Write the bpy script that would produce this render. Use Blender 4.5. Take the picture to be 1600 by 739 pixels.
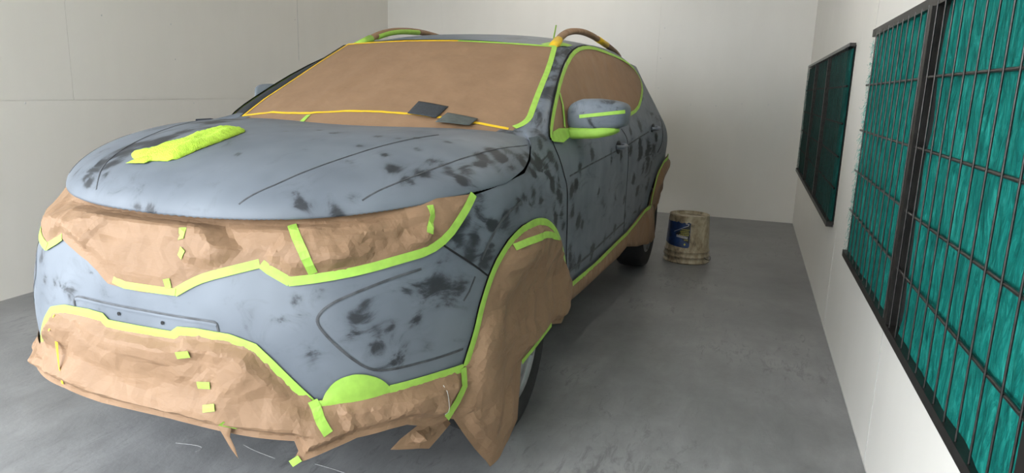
import bpy, bmesh, math, random
from mathutils import Vector, Matrix, noise
from mathutils.geometry import delaunay_2d_cdt
for o in list(bpy.data.objects): bpy.data.objects.remove(o, do_unlink=True)
S = bpy.context.scene
COL = S.collection
random.seed(7)
# ---------------------------------------------------------------- camera
FPX, YAW, PITCH, ROLL = 1096.5, math.radians(19.56), math.radians(11.95), math.radians(1.82)
CPOS = Vector((1.54, -2.306, 1.255))
fwd = Vector((-math.sin(YAW)*math.cos(PITCH), math.cos(YAW)*math.cos(PITCH), -math.sin(PITCH)))
rgt = Vector((math.cos(YAW), math.sin(YAW), 0)); upv = rgt.cross(fwd)
r2 = rgt*math.cos(ROLL)+upv*math.sin(ROLL); u2 = upv*math.cos(ROLL)-rgt*math.sin(ROLL)
cd = bpy.data.cameras.new('camera'); cam = bpy.data.objects.new('camera', cd); COL.objects.link(cam)
cd.sensor_width = 36; cd.lens = FPX/1600*36; cd.clip_start = .05
cam.matrix_world = Matrix(((r2.x, u2.x, -fwd.x, CPOS.x), (r2.y, u2.y, -fwd.y, CPOS.y), (r2.z, u2.z, -fwd.z, CPOS.z), (0, 0, 0, 1)))
S.camera = cam
# ---------------------------------------------------------------- world, light, exposure
wd = bpy.data.worlds.new('overcast_sky'); S.world = wd; wd.use_nodes = True
bgn = wd.node_tree.nodes['Background']; bgn.inputs[0].default_value = (.90, .95, 1.0, 1); bgn.inputs[1].default_value = 8.0
S.view_settings.view_transform = 'Standard'; S.view_settings.look = 'None'
S.view_settings.exposure = 0.1; S.view_settings.gamma = 1.0; S.view_settings.use_curve_mapping = False
# ---------------------------------------------------------------- car surfaces (metres, car frame)
def cub(xs,ys):
    n=len(xs); m=[]
    for i in range(n):
        if i==0: m.append((ys[1]-ys[0])/(xs[1]-xs[0]))
        elif i==n-1: m.append((ys[-1]-ys[-2])/(xs[-1]-xs[-2]))
        else:
            h0=xs[i]-xs[i-1];h1=xs[i+1]-xs[i]
            m.append(((ys[i]-ys[i-1])/h0*h1+(ys[i+1]-ys[i])/h1*h0)/(h0+h1))
    def f(x):
        x=min(max(x,xs[0]),xs[-1]); i=0
        while i<n-2 and x>xs[i+1]: i+=1
        h=xs[i+1]-xs[i]; t=(x-xs[i])/h
        return (2*t**3-3*t*t+1)*ys[i]+(t**3-2*t*t+t)*h*m[i]+(-2*t**3+3*t*t)*ys[i+1]+(t**3-t*t)*h*m[i+1]
    return f
def smooth(a,b,x):
    t=min(max((x-a)/(b-a),0),1); return t*t*(3-2*t)
PROF=cub([0,.15,.3,.45,.6,.75,.86,.92,.97,1.02,1.1,1.25,1.38,1.46,1.52],
         [.74,.755,.78,.79,.797,.808,.812,.805,.79,.768,.735,.665,.60,.545,.46])
BN=cub([.0,.15,.25,.35,.5,.6,.7,.8,.88,.95,1.05],[.70,.74,.78,.82,.845,.845,.83,.80,.765,.72,.62])
NF=cub([0,.7,.8,.95,1.1],[3.0,3.0,2.8,2.5,2.4])
Y0=-.1; YR=2.62
LR=cub([0,.3,.6,.9,1.05,1.2,1.35,1.5],[.86,.90,.92,.90,.84,.72,.58,.40])
NR=2.7
def prof(Y,z):
    sh=.07*smooth(-.2,1.0,Y)
    return PROF(z-sh*min(max((z-.5)/.4,0),1))+.045*smooth(1.5,2.7,Y)*math.exp(-((z-.92)/.28)**2)+.02*smooth(1.5,2.7,Y)
def flare(w): return .03*(1-smooth(.60,1.0,w))
def arch(Y,z):          # wheel arch lips
    s=0
    for yc in (0,2.77):
        r=math.hypot(Y-yc,z-.35); s+=.016*math.exp(-((r-.40)/.06)**2)
    return s
def body(w,z,off=0.):
    """front arc |w|<=1, side Y=Y0+(|w|-1) up to YR, then rear arc of length 1"""
    sg=-1 if w<0 else 1; a=abs(w); w2=1+YR-Y0
    if a<=1:
        n=NF(z); ph=a*math.pi/2; e=2/n
        A=prof(Y0,z)-flare(a); B=BN(z)
        X=A*max(math.sin(ph),0)**e; Y=Y0-B*max(math.cos(ph),0)**e
    elif a<=w2:
        Y=Y0+a-1; X=prof(Y,z)
    else:
        ph=min(a-w2,1)*math.pi/2; e=2/NR
        X=prof(YR,z)*max(math.cos(ph),0)**e; Y=YR+LR(z)*max(math.sin(ph),0)**e
    if a>.6: X+=arch(Y,z)*smooth(.6,.9,a)
    P=[sg*X,Y,z]
    if off:
        h=1e-3; p=body(w+h,z); q=body(w-h,z); r=body(w,z+h); s=body(w,z-h)
        u=[p[i]-q[i] for i in range(3)]; v=[r[i]-s[i] for i in range(3)]
        c=[u[1]*v[2]-u[2]*v[1],u[2]*v[0]-u[0]*v[2],u[0]*v[1]-u[1]*v[0]]
        l=math.sqrt(sum(k*k for k in c)) or 1
        P=[P[i]+off*c[i]/l for i in range(3)]
    return P
def body_level(P):
    X,Y,z=P; sg=-1 if X<0 else 1; x=abs(X)
    if Y<=Y0:
        n=NF(z);B=BN(z);w=.8
        for _ in range(6):
            A=prof(Y0,z)-flare(w)+arch(Y,z)*smooth(.6,.9,w); w=math.atan2((x/A)**(n/2),((Y0-Y)/B)**(n/2))/(math.pi/2)
        return sg*w,(x/A)**n+((Y0-Y)/B)**n
    if Y<=YR:
        return sg*(1+Y-Y0),x/(prof(Y,z)+arch(Y,z))
    A=prof(YR,z)+arch(Y,z);L=LR(z)
    return sg*(1+YR-Y0+math.atan2(((Y-YR)/L)**(NR/2),(x/A)**(NR/2))/(math.pi/2)),(x/A)**NR+((Y-YR)/L)**NR
# hood
HZE=cub([-.9,-.87,-.75,-.6,-.43,-.2,.05,.2],[.890,.892,.905,.925,.947,.962,.970,.985])
HZT=cub([-.9,-.6,-.3,0,.3],[1.07,1.08,1.095,1.095,1.088])
def hood(X,Y,off=0.):
    b=max(-.05-Y,0)/.825; r=((abs(X)/.80)**2.25+b**2.25)**(1/2.25)
    d=(1-min(r,1)**2.8)**.5
    ze=HZE(Y)
    return [X,Y,ze+(HZT(Y)+.035*(abs(X)/.6)**2*smooth(-.7,0,Y)-ze)*d-.05*max(r-1,0)+off]
# windscreen
def wind(X,Z,off=0.):
    k=(X/.62)**2
    return [X,.06+2.15*(Z-1.08)+.14*k-off,Z+off*.35]
RZ=cub([.6,.85,1.1,1.4,1.8,2.2,2.6,2.9,3.2],[1.385,1.465,1.51,1.538,1.556,1.556,1.535,1.50,1.44])
def roof(X,Y,off=0.):
    return [X,Y,RZ(Y)-.055*(abs(X)/.56)**2.6+off]
def hang(w,z,off=0.):   # sheets that hang straight down from the bumper / arch edge
    P=body(w,max(z,.46),off); k=max(.46-z,0); s=-1 if w<0 else 1
    ph=min(abs(w),1)*math.pi/2
    return [P[0]+s*math.sin(ph)*.10*k,P[1]-math.cos(ph)*.10*k,z]
GR_LOW_R = [(0.0025,0.6882),(0.0379,0.6952),(0.0639,0.7232),(0.0931,0.7438),(0.1475,0.7664),(0.2063,0.7866),(0.2259,0.7722),(0.2747,0.7457),(0.3504,0.7555),(0.4692,0.7735),(0.554,0.79),(0.6454,0.8028),(0.6979,0.8332),(0.7402,0.8879),(0.7753,0.9399)]
GR_LOW_L = [(0.0065,0.6904),(-0.0043,0.6925),(-0.0284,0.7012),(-0.0469,0.7128),(-0.08,0.7453),(-0.1529,0.7928),(-0.1965,0.7661),(-0.2327,0.7706)]
GR_STRIP1 = [(0.2654,0.8955),(0.2826,0.8672),(0.3096,0.8188),(0.3319,0.7711)]
GR_STRIP2 = [(0.6294,0.9264),(0.637,0.8979),(0.6286,0.8527)]
GR_BITS = [(0.0472,0.86),(0.0486,0.8318),(0.056,0.8092),(0.047,0.7887),(0.0266,0.7315),(0.028,0.709)]
SEAM_BF = [(0.6846,0.818),(0.8044,0.7443),(0.8677,0.6953)]
ARCH = [(0.8013,0.4359),(0.8367,0.5381),(0.8484,0.607),(0.8677,0.6953),(0.8861,0.7404),(0.9242,0.7886),(0.9784,0.8168),(1.0749,0.8139),(1.1857,0.7911),(1.3057,0.7341),(1.4034,0.6672),(1.5015,0.5855),(1.5899,0.4922)]
ARCH_IN = [(0.9404,0.7619),(0.9891,0.7693),(1.119,0.7567),(1.2593,0.716)]
LOW_TOP = [(0.003,0.5925),(0.031,0.5934),(0.0409,0.6084),(0.07,0.6117),(0.1386,0.6078),(0.1507,0.6043),(0.1973,0.5889),(0.2383,0.5464),(0.2875,0.4901),(0.332,0.4407)]
LOW_TOP_L = [(0.003,0.5925),(-0.0215,0.5965),(-0.0306,0.6034),(-0.0416,0.6158),(-0.0948,0.6187),(-0.1645,0.6157),(-0.1855,0.6031),(-0.2055,0.5658),(-0.242,0.4845)]
FOG = [(0.3329,0.4426),(0.3587,0.4416),(0.3674,0.4625),(0.3916,0.4912),(0.4212,0.5035),(0.457,0.5086),(0.4994,0.4964),(0.5316,0.4786),(0.554,0.4538),(0.654,0.4527),(0.7242,0.4505),(0.8004,0.4446)]
LOW_BOT = [(-0.3079,0.3576),(-0.2545,0.3534),(-0.1569,0.3588),(-0.0511,0.347),(-0.0106,0.3397),(0.0211,0.3485),(0.1213,0.3409),(0.1946,0.3364),(0.284,0.3331),(0.2936,0.3063),(0.2789,0.2765),(0.3057,0.2783),(0.3854,0.3092),(0.4506,0.3302),(0.5529,0.3358),(0.6025,0.3342),(0.6788,0.3065),(0.7311,0.3026)]
LOW_DIAG = [(0.3329,0.4426),(0.351,0.4057),(0.3745,0.3661)]
LOW_BITS = [(0.0513,0.5492),(0.0736,0.5584),(0.0834,0.4753),(0.1071,0.4788),(0.0989,0.42),(0.1218,0.428),(0.1345,0.3885),(0.1473,0.3592),(0.2757,0.273),(0.2986,0.2889)]
LOW_YEL = [(-0.1756,0.5767),(-0.166,0.5363),(-0.1509,0.5047),(-0.1594,0.4234),(-0.1615,0.3687)]
DANGLE = [(0.1206,0.3387),(0.1388,0.3386),(0.1574,0.282)]
ARCH_PAP = [(0.7973,0.3825),(0.7319,0.3108),(0.7575,0.2964),(0.8209,0.1743),(0.8537,0.1133),(0.8632,0.0882),(0.8749,0.0911),(0.9483,0.106),(0.9831,0.1396),(0.9947,0.2434),(0.999,0.3187),(1.1323,0.3253),(1.3479,0.3422),(1.4512,0.3174),(1.6071,0.4061),(1.593,0.4829)]
ARCH_LT = [(0.7989,0.4383),(0.7995,0.3816),(0.7722,0.3474),(0.7319,0.3108)]
CRUMP = [(0.7588,0.2923),(0.671,0.3052),(0.6018,0.2798),(0.5644,0.2578),(0.6616,0.2316),(0.6953,0.2186),(0.7751,0.2636)]
BEZEL = [(0.6276,0.7634),(0.5477,0.7518),(0.4461,0.7241),(0.3767,0.6968),(0.3467,0.6688),(0.3477,0.6449),(0.3876,0.6002),(0.4338,0.5575),(0.4876,0.5162),(0.5381,0.5022),(0.626,0.4999),(0.8033,0.4941)]
BEZ2 = [(0.8175,0.7073),(0.8054,0.6679),(0.7896,0.6443)]
PLATE = [(-0.1096,0.6148),(-0.1143,0.6285),(-0.1094,0.6406),(-0.0967,0.6453),(0.0021,0.6386),(0.1018,0.6389),(0.1122,0.6356),(0.1145,0.621),(0.1154,0.6077)]
HOLES = [(-0.017,0.6187),(0.0182,0.615)]
FEND_TOP = [(0.7755,0.9416),(0.8772,0.9582),(0.959,0.9708),(1.0191,0.9777),(1.1162,1.0116),(1.1752,1.06),(1.1734,1.0844),(1.2784,1.1384),(1.4321,1.1218),(1.4068,1.0628)]
DOOR1 = [(1.4068,1.0628),(1.4072,1.0364),(1.427,0.9328),(1.4658,0.891),(1.5137,0.7648),(1.5636,0.6233),(1.6106,0.45)]
DOOR2 = [(2.645,1.0534),(2.7239,1.005),(2.7299,0.9361),(2.7574,0.8554),(2.8096,0.6826),(2.8407,0.5626),(2.8731,0.4392)]
DOOR3 = [(3.7593,1.1001),(3.7509,1.0617),(3.6337,0.9237),(3.514,0.8672)]
RARCH = [(3.7481,0.8052),(3.5924,0.7369),(3.5227,0.594),(3.6275,0.5076)]
SILL = [(1.4541,0.4477),(1.615,0.4383),(2.0742,0.4238),(2.8854,0.4331),(3.1563,0.4586),(3.7121,0.4841)]
SILL_BOT = [(1.618,0.362),(1.8025,0.3544),(2.1734,0.3462),(2.6764,0.3341),(2.8961,0.3461),(3.1835,0.2902),(3.6942,0.2204),(3.7611,0.2155)]
WIN = [(1.3866,1.0694),(1.4278,1.1123),(1.5699,1.193),(1.7855,1.2992),(2.0386,1.3941),(2.2766,1.448),(2.5431,1.4785),(2.8244,1.4852),(3.327,1.4606),(3.5972,1.4231),(3.7205,1.3562),(3.6712,1.2888),(3.4403,1.2112),(3.1851,1.1412),(2.8811,1.1105),(1.9719,1.089),(1.5455,1.0728)]
WSTRIP = [(1.6844,1.2381),(1.664,1.189),(1.5859,1.1013)]
DCREASE = [(1.5141,0.9163),(1.829,0.9315),(2.1499,0.9427),(2.408,0.9519)]
DCREASE2 = [(2.7487,0.9634),(3.0434,0.9912),(3.2729,1.0115)]
DLOW = [(1.6398,0.4858),(2.0092,0.4833),(2.8572,0.5003)]
FCREASE = [(0.974,0.8933),(0.9147,0.8766),(0.8729,0.843),(0.8486,0.8051),(0.8302,0.7537)]
HANDLES = [(2.4753,0.9605),(3.4054,1.018)]
HOOD_R = [(0.0126,-0.8797),(0.1784,-0.8696),(0.2815,-0.8425),(0.3782,-0.8031),(0.4519,-0.7644),(0.5038,-0.7296),(0.5849,-0.6593),(0.6612,-0.5704),(0.7031,-0.505),(0.7445,-0.4165),(0.7765,-0.2909),(0.7911,-0.1862),(0.7946,-0.1021),(0.7731,0.005),(0.7383,0.1126)]
HC1 = [(0.2516,-0.8338),(0.2904,-0.7875),(0.3228,-0.7475),(0.3864,-0.5977),(0.4486,-0.3809),(0.5079,-0.1669)]
HC2 = [(0.5357,-0.6887),(0.6008,-0.5624),(0.6576,-0.4101),(0.706,-0.1995),(0.732,0.102)]
CLOTH = [(-0.2668,-0.6946),(-0.1991,-0.739),(-0.1439,-0.7354),(-0.0671,-0.7304),(-0.054,-0.6694),(-0.0515,-0.5662),(-0.0728,-0.4167),(-0.1196,-0.3611),(-0.1897,-0.3513),(-0.2132,-0.386),(-0.2125,-0.4457),(-0.1977,-0.5977),(-0.2126,-0.6587),(-0.2773,-0.6752)]
W_L = [(-0.6424,1.0973),(-0.6697,1.2183),(-0.6167,1.3484),(-0.5024,1.453)]
W_T = [(-0.5024,1.453),(-0.1772,1.4663),(0.099,1.4692),(0.3433,1.4605),(0.5651,1.4508)]
W_R = [(0.5671,1.4476),(0.6045,1.3505),(0.6285,1.2545),(0.6534,1.1684),(0.6628,1.1377),(0.6539,1.1168),(0.6312,1.1038)]
W_B = [(-0.6424,1.0973),(-0.4645,1.1191),(-0.2759,1.1225),(-0.076,1.1392),(0.0713,1.1425),(0.2042,1.1408),(0.337,1.1299),(0.501,1.1154),(0.61,1.1006)]
W_HOOD = [(-0.6095,1.086),(-0.2053,1.0822),(0.2606,1.0799),(0.3909,1.0716),(0.5577,1.0788),(0.6264,1.0915)]
PAD1 = [(0.2106,1.1372),(0.1999,1.1856),(0.3347,1.1704),(0.334,1.1252)]
PAD2 = [(0.3485,1.1097),(0.3535,1.1469),(0.4811,1.1301),(0.4776,1.1027)]
BLOBS=[(-0.351,-0.745,0.981,0.031),(-0.309,-0.806,0.946,0.017),(-0.285,-0.739,0.996,0.027),(-0.353,-0.587,1.04,0.041),(-0.32,-0.497,1.063,0.051),(-0.308,-0.373,1.084,0.053),(-0.264,-0.584,1.049,0.032),(-0.389,-0.207,1.096,0.052),(-0.353,-0.779,0.957,0.015),(-0.264,-0.788,0.972,0.015),(-0.425,-0.065,1.1,0.035),(-0.321,-0.431,1.075,0.032),(-0.317,-0.67,1.02,0.028),(0.48,-0.476,1.051,0.013),(0.539,-0.382,1.063,0.012),(0.227,-0.432,1.078,0.014),(0.101,-0.262,1.095,0.009),(0.361,-0.311,1.089,0.014),(0.432,-0.305,1.086,0.012),(0.421,-0.573,1.035,0.013),(0.54,-0.545,1.02,0.015),(0.511,-0.699,0.954,0.015),(0.491,-0.737,0.919,0.014),(0.403,-0.776,0.938,0.013),(0.093,-0.647,1.041,0.007),(-0.057,-0.872,0.906,0.014),(-0.011,-0.873,0.906,0.014),(0.707,-0.381,1.012,0.023),(0.725,-0.315,1.021,0.022),(0.76,-0.267,1.006,0.022),(0.777,-0.199,1.003,0.027),(0.748,-0.192,1.031,0.025),(0.702,-0.269,1.043,0.02),(0.638,-0.412,1.033,0.019),(0.748,-0.091,1.04,0.024),(0.667,-0.431,1.016,0.015),(0.775,-0.08,1.02,0.026),(0.709,-0.18,1.053,0.019),(0.624,-0.509,1.006,0.015),(0.61,-0.561,0.989,0.014),(0.712,-0.436,0.986,0.013),(0.025,-0.339,1.09,0.009),(0.198,-0.318,1.091,0.011),(0.376,-0.45,1.068,0.012),(0.266,-0.552,1.055,0.009),(0.474,-0.262,1.088,0.01),(0.58,-0.245,1.079,0.01),(0.604,-0.781,0.651,0.015),(0.649,-0.733,0.614,0.015),(0.705,-0.636,0.549,0.018),(0.663,-0.714,0.527,0.021),(0.645,-0.741,0.588,0.021),(0.624,-0.765,0.611,0.015),(0.669,-0.682,0.718,0.017),(0.724,-0.578,0.728,0.043),(0.747,-0.528,0.707,0.029),(0.602,-0.775,0.687,0.017),(0.578,-0.781,0.736,0.015),(0.688,-0.651,0.722,0.021),(0.687,-0.668,0.626,0.014),(0.571,-0.82,0.577,0.015),(0.494,-0.873,0.561,0.016),(0.487,-0.875,0.592,0.013),(0.497,-0.871,0.531,0.01),(0.449,-0.871,0.705,0.013),(0.464,-0.872,0.677,0.013),(0.5,-0.838,0.729,0.012),(-0.476,-0.861,0.698,0.013),(-0.416,-0.893,0.664,0.015),(-0.354,-0.912,0.657,0.017),(-0.272,-0.928,0.653,0.015),(-0.202,-0.937,0.636,0.013),(-0.164,-0.944,0.588,0.007),(-0.044,-0.945,0.605,0.009),(0.283,-0.917,0.696,0.008),(0.421,-0.893,0.657,0.01),(0.171,-0.934,0.668,0.007),(0.587,-0.798,0.651,0.02),(0.636,-0.753,0.573,0.024),(0.735,-0.519,0.832,0.022),(0.762,-0.472,0.768,0.024),(0.763,-0.41,0.893,0.023),(0.785,-0.369,0.852,0.019),(0.791,-0.359,0.781,0.018),(0.738,-0.483,0.876,0.017),(0.727,-0.553,0.786,0.018),(0.779,0.083,1.006,0.027),(0.798,0.15,0.96,0.023),(0.808,-0.044,0.909,0.02),(0.815,0.085,0.824,0.023),(0.812,0.259,0.871,0.022),(0.809,0.33,0.786,0.02),(0.805,0.376,0.713,0.015),(0.769,0.01,1.023,0.018),(0.783,0.226,1.007,0.022),(0.762,0.168,1.05,0.021),(0.808,0.18,0.917,0.019),(0.808,-0.194,0.887,0.019),(0.801,-0.291,0.85,0.016),(0.779,-0.416,0.752,0.023),(0.786,-0.383,0.775,0.017),(0.807,-0.13,0.91,0.015),(0.812,0.034,0.866,0.016),(0.799,0.265,0.968,0.019),(0.792,0.009,0.969,0.016),(0.749,0.243,1.087,0.017),(0.737,0.198,1.113,0.014),(0.811,0.237,0.763,0.022),(0.812,0.29,0.842,0.022),(0.812,0.209,0.817,0.014),(0.765,-0.45,0.816,0.019),(0.812,0.451,0.847,0.021),(0.808,0.501,0.773,0.021),(0.813,0.516,0.871,0.021),(0.802,0.62,0.698,0.022),(0.811,0.574,0.927,0.019),(0.807,0.797,0.974,0.02),(0.794,0.54,0.551,0.019),(0.792,0.723,0.493,0.02),(0.792,0.973,0.486,0.025),(0.792,1.252,0.5,0.024),(0.801,1.682,0.645,0.022),(0.797,1.758,0.535,0.023),(0.832,1.937,0.893,0.035),(0.847,2.13,0.887,0.036),(0.816,1.866,0.745,0.023),(0.828,2.323,0.653,0.034),(0.813,1.444,0.911,0.024),(0.817,1.694,0.928,0.029),(0.86,2.351,0.967,0.033),(0.86,2.303,0.887,0.033),(0.828,1.93,0.962,0.023),(0.792,0.557,0.496,0.017),(0.792,1.498,0.496,0.021),(0.807,0.972,0.78,0.015),(0.799,1.751,1.033,0.022),(0.809,2.01,1.049,0.023),(0.844,2.181,0.814,0.033),(0.834,2.077,0.795,0.028),(0.814,2.025,0.647,0.024),(0.813,1.198,0.915,0.016),(0.8,0.714,0.668,0.014)]
# ---------------------------------------------------------------- materials
def nmat(name):
    m = bpy.data.materials.new(name); m.use_nodes = True
    nt = m.node_tree; b = nt.nodes['Principled BSDF']
    return m, nt, b
def nd(nt, t, **k):
    n = nt.nodes.new(t)
    for a, v in k.items():
        if a.startswith('i_'): n.inputs[a[2:].replace('_', ' ')].default_value = v
        else: setattr(n, a, v)
    return n
def ramp(nt, src, stops):
    r = nt.nodes.new('ShaderNodeValToRGB'); e = r.color_ramp.elements
    while len(e) < len(stops): e.new(.5)
    for i, (p, c) in enumerate(stops):
        e[i].position = p; e[i].color = c if len(c) == 4 else (*c, 1)
    nt.links.new(src, r.inputs[0]); return r
def coords(nt, scale=(1, 1, 1), rot=(0, 0, 0)):
    tc = nt.nodes.new('ShaderNodeNewGeometry'); mp = nt.nodes.new('ShaderNodeMapping')
    mp.inputs['Scale'].default_value = scale; mp.inputs['Rotation'].default_value = rot
    nt.links.new(tc.outputs['Position'], mp.inputs[0]); return mp.outputs[0]
def noisy(nt, vec, scale, detail=4, rough=.55, dist=0):
    n = nt.nodes.new('ShaderNodeTexNoise'); n.inputs['Scale'].default_value = scale; n.inputs['Detail'].default_value = detail
    n.inputs['Roughness'].default_value = rough; n.inputs['Distortion'].default_value = dist
    nt.links.new(vec, n.inputs['Vector']); return n.outputs['Fac']
def bump(nt, b, src, strength, dist):
    n = nt.nodes.new('ShaderNodeBump'); n.inputs['Strength'].default_value = strength; n.inputs['Distance'].default_value = dist
    nt.links.new(src, n.inputs['Height']); nt.links.new(n.outputs[0], b.inputs['Normal'])
def math_(nt, op, a, b_):
    n = nt.nodes.new('ShaderNodeMath'); n.operation = op
    for i, v in enumerate((a, b_)):
        if isinstance(v, (int, float)): n.inputs[i].default_value = v
        else: nt.links.new(v, n.inputs[i])
    return n.outputs[0]
def simple(name, col, rough=.5, metal=0., var=.15, vscale=20, bmp=0, bdist=.002, bscale=60):
    m, nt, b = nmat(name); v = coords(nt)
    n = noisy(nt, v, vscale)
    lo = tuple(c*(1-var) for c in col); hi = tuple(min(c*(1+var), 1) for c in col)
    r = ramp(nt, n, [(.3, lo), (.7, hi)]); nt.links.new(r.outputs[0], b.inputs['Base Color'])
    b.inputs['Roughness'].default_value = rough; b.inputs['Metallic'].default_value = metal
    if bmp: bump(nt, b, noisy(nt, v, bscale, 6), bmp, bdist)
    return m
def primer():
    m, nt, b = nmat('sanded_primer'); v = coords(nt); vs = coords(nt, (1, .45, 1.2), (.0, .3, .5))
    at = nt.nodes.new('ShaderNodeAttribute'); at.attribute_name = 'dark'
    n1 = noisy(nt, vs, 11, 7, .62, .8); n2 = noisy(nt, vs, 3.2, 3, .5, .3)
    s = math_(nt, 'ADD', math_(nt, 'MULTIPLY', n1, 1.6), math_(nt, 'MULTIPLY', n2, .35))
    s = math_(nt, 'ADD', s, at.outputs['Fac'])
    soft = noisy(nt, v, 5, 2)
    mask = ramp(nt, s, [(.0, (0, 0, 0)), (1., (1, 1, 1))])
    mr = nt.nodes.new('ShaderNodeMapRange'); mr.interpolation_type = 'SMOOTHSTEP'
    mr.inputs['From Min'].default_value = 1.19; mr.inputs['From Max'].default_value = 1.42
    nt.links.new(s, mr.inputs['Value']); nt.nodes.remove(mask)
    base = ramp(nt, soft, [(.3, (.128, .148, .176)), (.7, (.178, .203, .236))])
    mx = nt.nodes.new('ShaderNodeMix'); mx.data_type = 'RGBA'
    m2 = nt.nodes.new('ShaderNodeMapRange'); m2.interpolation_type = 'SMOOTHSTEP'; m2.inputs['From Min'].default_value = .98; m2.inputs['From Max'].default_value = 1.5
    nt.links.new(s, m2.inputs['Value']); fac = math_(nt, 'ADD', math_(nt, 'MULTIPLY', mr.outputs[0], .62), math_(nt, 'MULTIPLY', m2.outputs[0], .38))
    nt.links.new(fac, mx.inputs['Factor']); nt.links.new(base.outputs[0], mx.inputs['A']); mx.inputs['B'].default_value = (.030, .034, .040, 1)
    nt.links.new(mx.outputs['Result'], b.inputs['Base Color'])
    b.inputs['Roughness'].default_value = .5; b.inputs['Specular IOR Level'].default_value = .35
    bump(nt, b, noisy(nt, v, 90, 5), .03, .001)
    return m
def kraft(name='kraft_paper', cr=.45):
    m, nt, b = nmat(name); v = coords(nt)
    n = noisy(nt, v, 9, 5); n2 = noisy(nt, coords(nt, (1, 1, 14)), 60, 3)
    s = math_(nt, 'ADD', math_(nt, 'MULTIPLY', n, .7), math_(nt, 'MULTIPLY', n2, .3))
    r = ramp(nt, s, [(.3, (.252, .152, .086)), (.7, (.318, .196, .114))]); nt.links.new(r.outputs[0], b.inputs['Base Color'])
    b.inputs['Roughness'].default_value = .62; b.inputs['Specular IOR Level'].default_value = .35
    ab = lambda x: math_(nt, 'ABSOLUTE', math_(nt, 'SUBTRACT', x, .5), 0)
    dv = nt.nodes.new('ShaderNodeVectorMath'); dv.operation = 'MULTIPLY_ADD'; nn = nt.nodes.new('ShaderNodeTexNoise'); nn.inputs['Scale'].default_value = 4
    nt.links.new(v, nn.inputs['Vector']); nt.links.new(nn.outputs['Color'], dv.inputs[0]); dv.inputs[1].default_value = (.12, .12, .12); nt.links.new(coords(nt, (1, 1, 1), (.5, .7, .4)), dv.inputs[2])
    vs_ = []
    for sc, mt in ((9, 'CHEBYCHEV'), (19, 'MANHATTAN')):
        vo = nt.nodes.new('ShaderNodeTexVoronoi'); vo.inputs['Scale'].default_value = sc; vo.distance = mt; nt.links.new(dv.outputs[0], vo.inputs['Vector']); vs_.append(vo.outputs['Distance'])
    h = math_(nt, 'ADD', vs_[0], math_(nt, 'MULTIPLY', vs_[1], .28))
    bump(nt, b, h, cr, .02)
    return m
def wallmat():
    m, nt, b = nmat('white_sheet_wall'); v = coords(nt)
    n = noisy(nt, v, .9, 4); n2 = noisy(nt, coords(nt, (1, 1, .25)), 6, 5)
    s = math_(nt, 'ADD', math_(nt, 'MULTIPLY', n, .6), math_(nt, 'MULTIPLY', n2, .4))
    r = ramp(nt, s, [(.3, (.82, .79, .73)), (.7, (.87, .84, .78))]); nt.links.new(r.outputs[0], b.inputs['Base Color'])
    b.inputs['Roughness'].default_value = .38; b.inputs['Specular IOR Level'].default_value = .4
    bump(nt, b, noisy(nt, v, 2.2, 3), .15, .01)
    return m
def floormat():
    m, nt, b = nmat('worn_grey_floor'); v = coords(nt); vs = coords(nt, (1, .45, 1), (0, 0, .5))
    n = noisy(nt, v, 1.3, 6, .6); n2 = noisy(nt, vs, 9, 8, .7, .4); n3 = noisy(nt, v, 45, 6, .7); n4 = noisy(nt, coords(nt, (1, .3, 1), (0, 0, .9)), 26, 8, .75, .8)
    s = math_(nt, 'ADD', math_(nt, 'MULTIPLY', n, .55), math_(nt, 'MULTIPLY', n2, .45))
    r = ramp(nt, s, [(.36, (.17, .172, .175)), (.5, (.245, .247, .25)), (.64, (.33, .332, .335))])
    dk = nt.nodes.new('ShaderNodeMapRange'); dk.inputs['From Min'].default_value = .55; dk.inputs['From Max'].default_value = .63
    nt.links.new(math_(nt, 'ADD', math_(nt, 'MULTIPLY', n4, .6), math_(nt, 'MULTIPLY', n, .4)), dk.inputs['Value'])
    mx = nt.nodes.new('ShaderNodeMix'); mx.data_type = 'RGBA'; nt.links.new(math_(nt, 'MULTIPLY', dk.outputs[0], .45), mx.inputs['Factor'])
    nt.links.new(r.outputs[0], mx.inputs['A']); mx.inputs['B'].default_value = (.06, .061, .063, 1)
    nt.links.new(mx.outputs['Result'], b.inputs['Base Color'])
    rr = ramp(nt, n2, [(.3, (.30, .30, .30)), (.7, (.5, .5, .5))]); nt.links.new(rr.outputs[0], b.inputs['Roughness'])
    h = math_(nt, 'ADD', math_(nt, 'MULTIPLY', n2, .7), math_(nt, 'MULTIPLY', n3, .3)); bump(nt, b, h, .5, .006)
    return m
def padmat():
    m, nt, b = nmat('green_glass_fibre'); v = coords(nt, (1, 1, .35), (.5, 0, 0)); v2 = coords(nt)
    n = noisy(nt, v, 38, 7, .7, 1.2); n2 = noisy(nt, v2, 4, 4)
    s = math_(nt, 'ADD', math_(nt, 'MULTIPLY', n, .75), math_(nt, 'MULTIPLY', n2, .25))
    r = ramp(nt, s, [(.34, (.002, .070, .062)), (.5, (.004, .180, .150)), (.66, (.030, .36, .30))])
    nt.links.new(r.outputs[0], b.inputs['Base Color']); b.inputs['Roughness'].default_value = .85; b.inputs['Specular IOR Level'].default_value = .12
    bump(nt, b, n, .9, .012); return m
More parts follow.
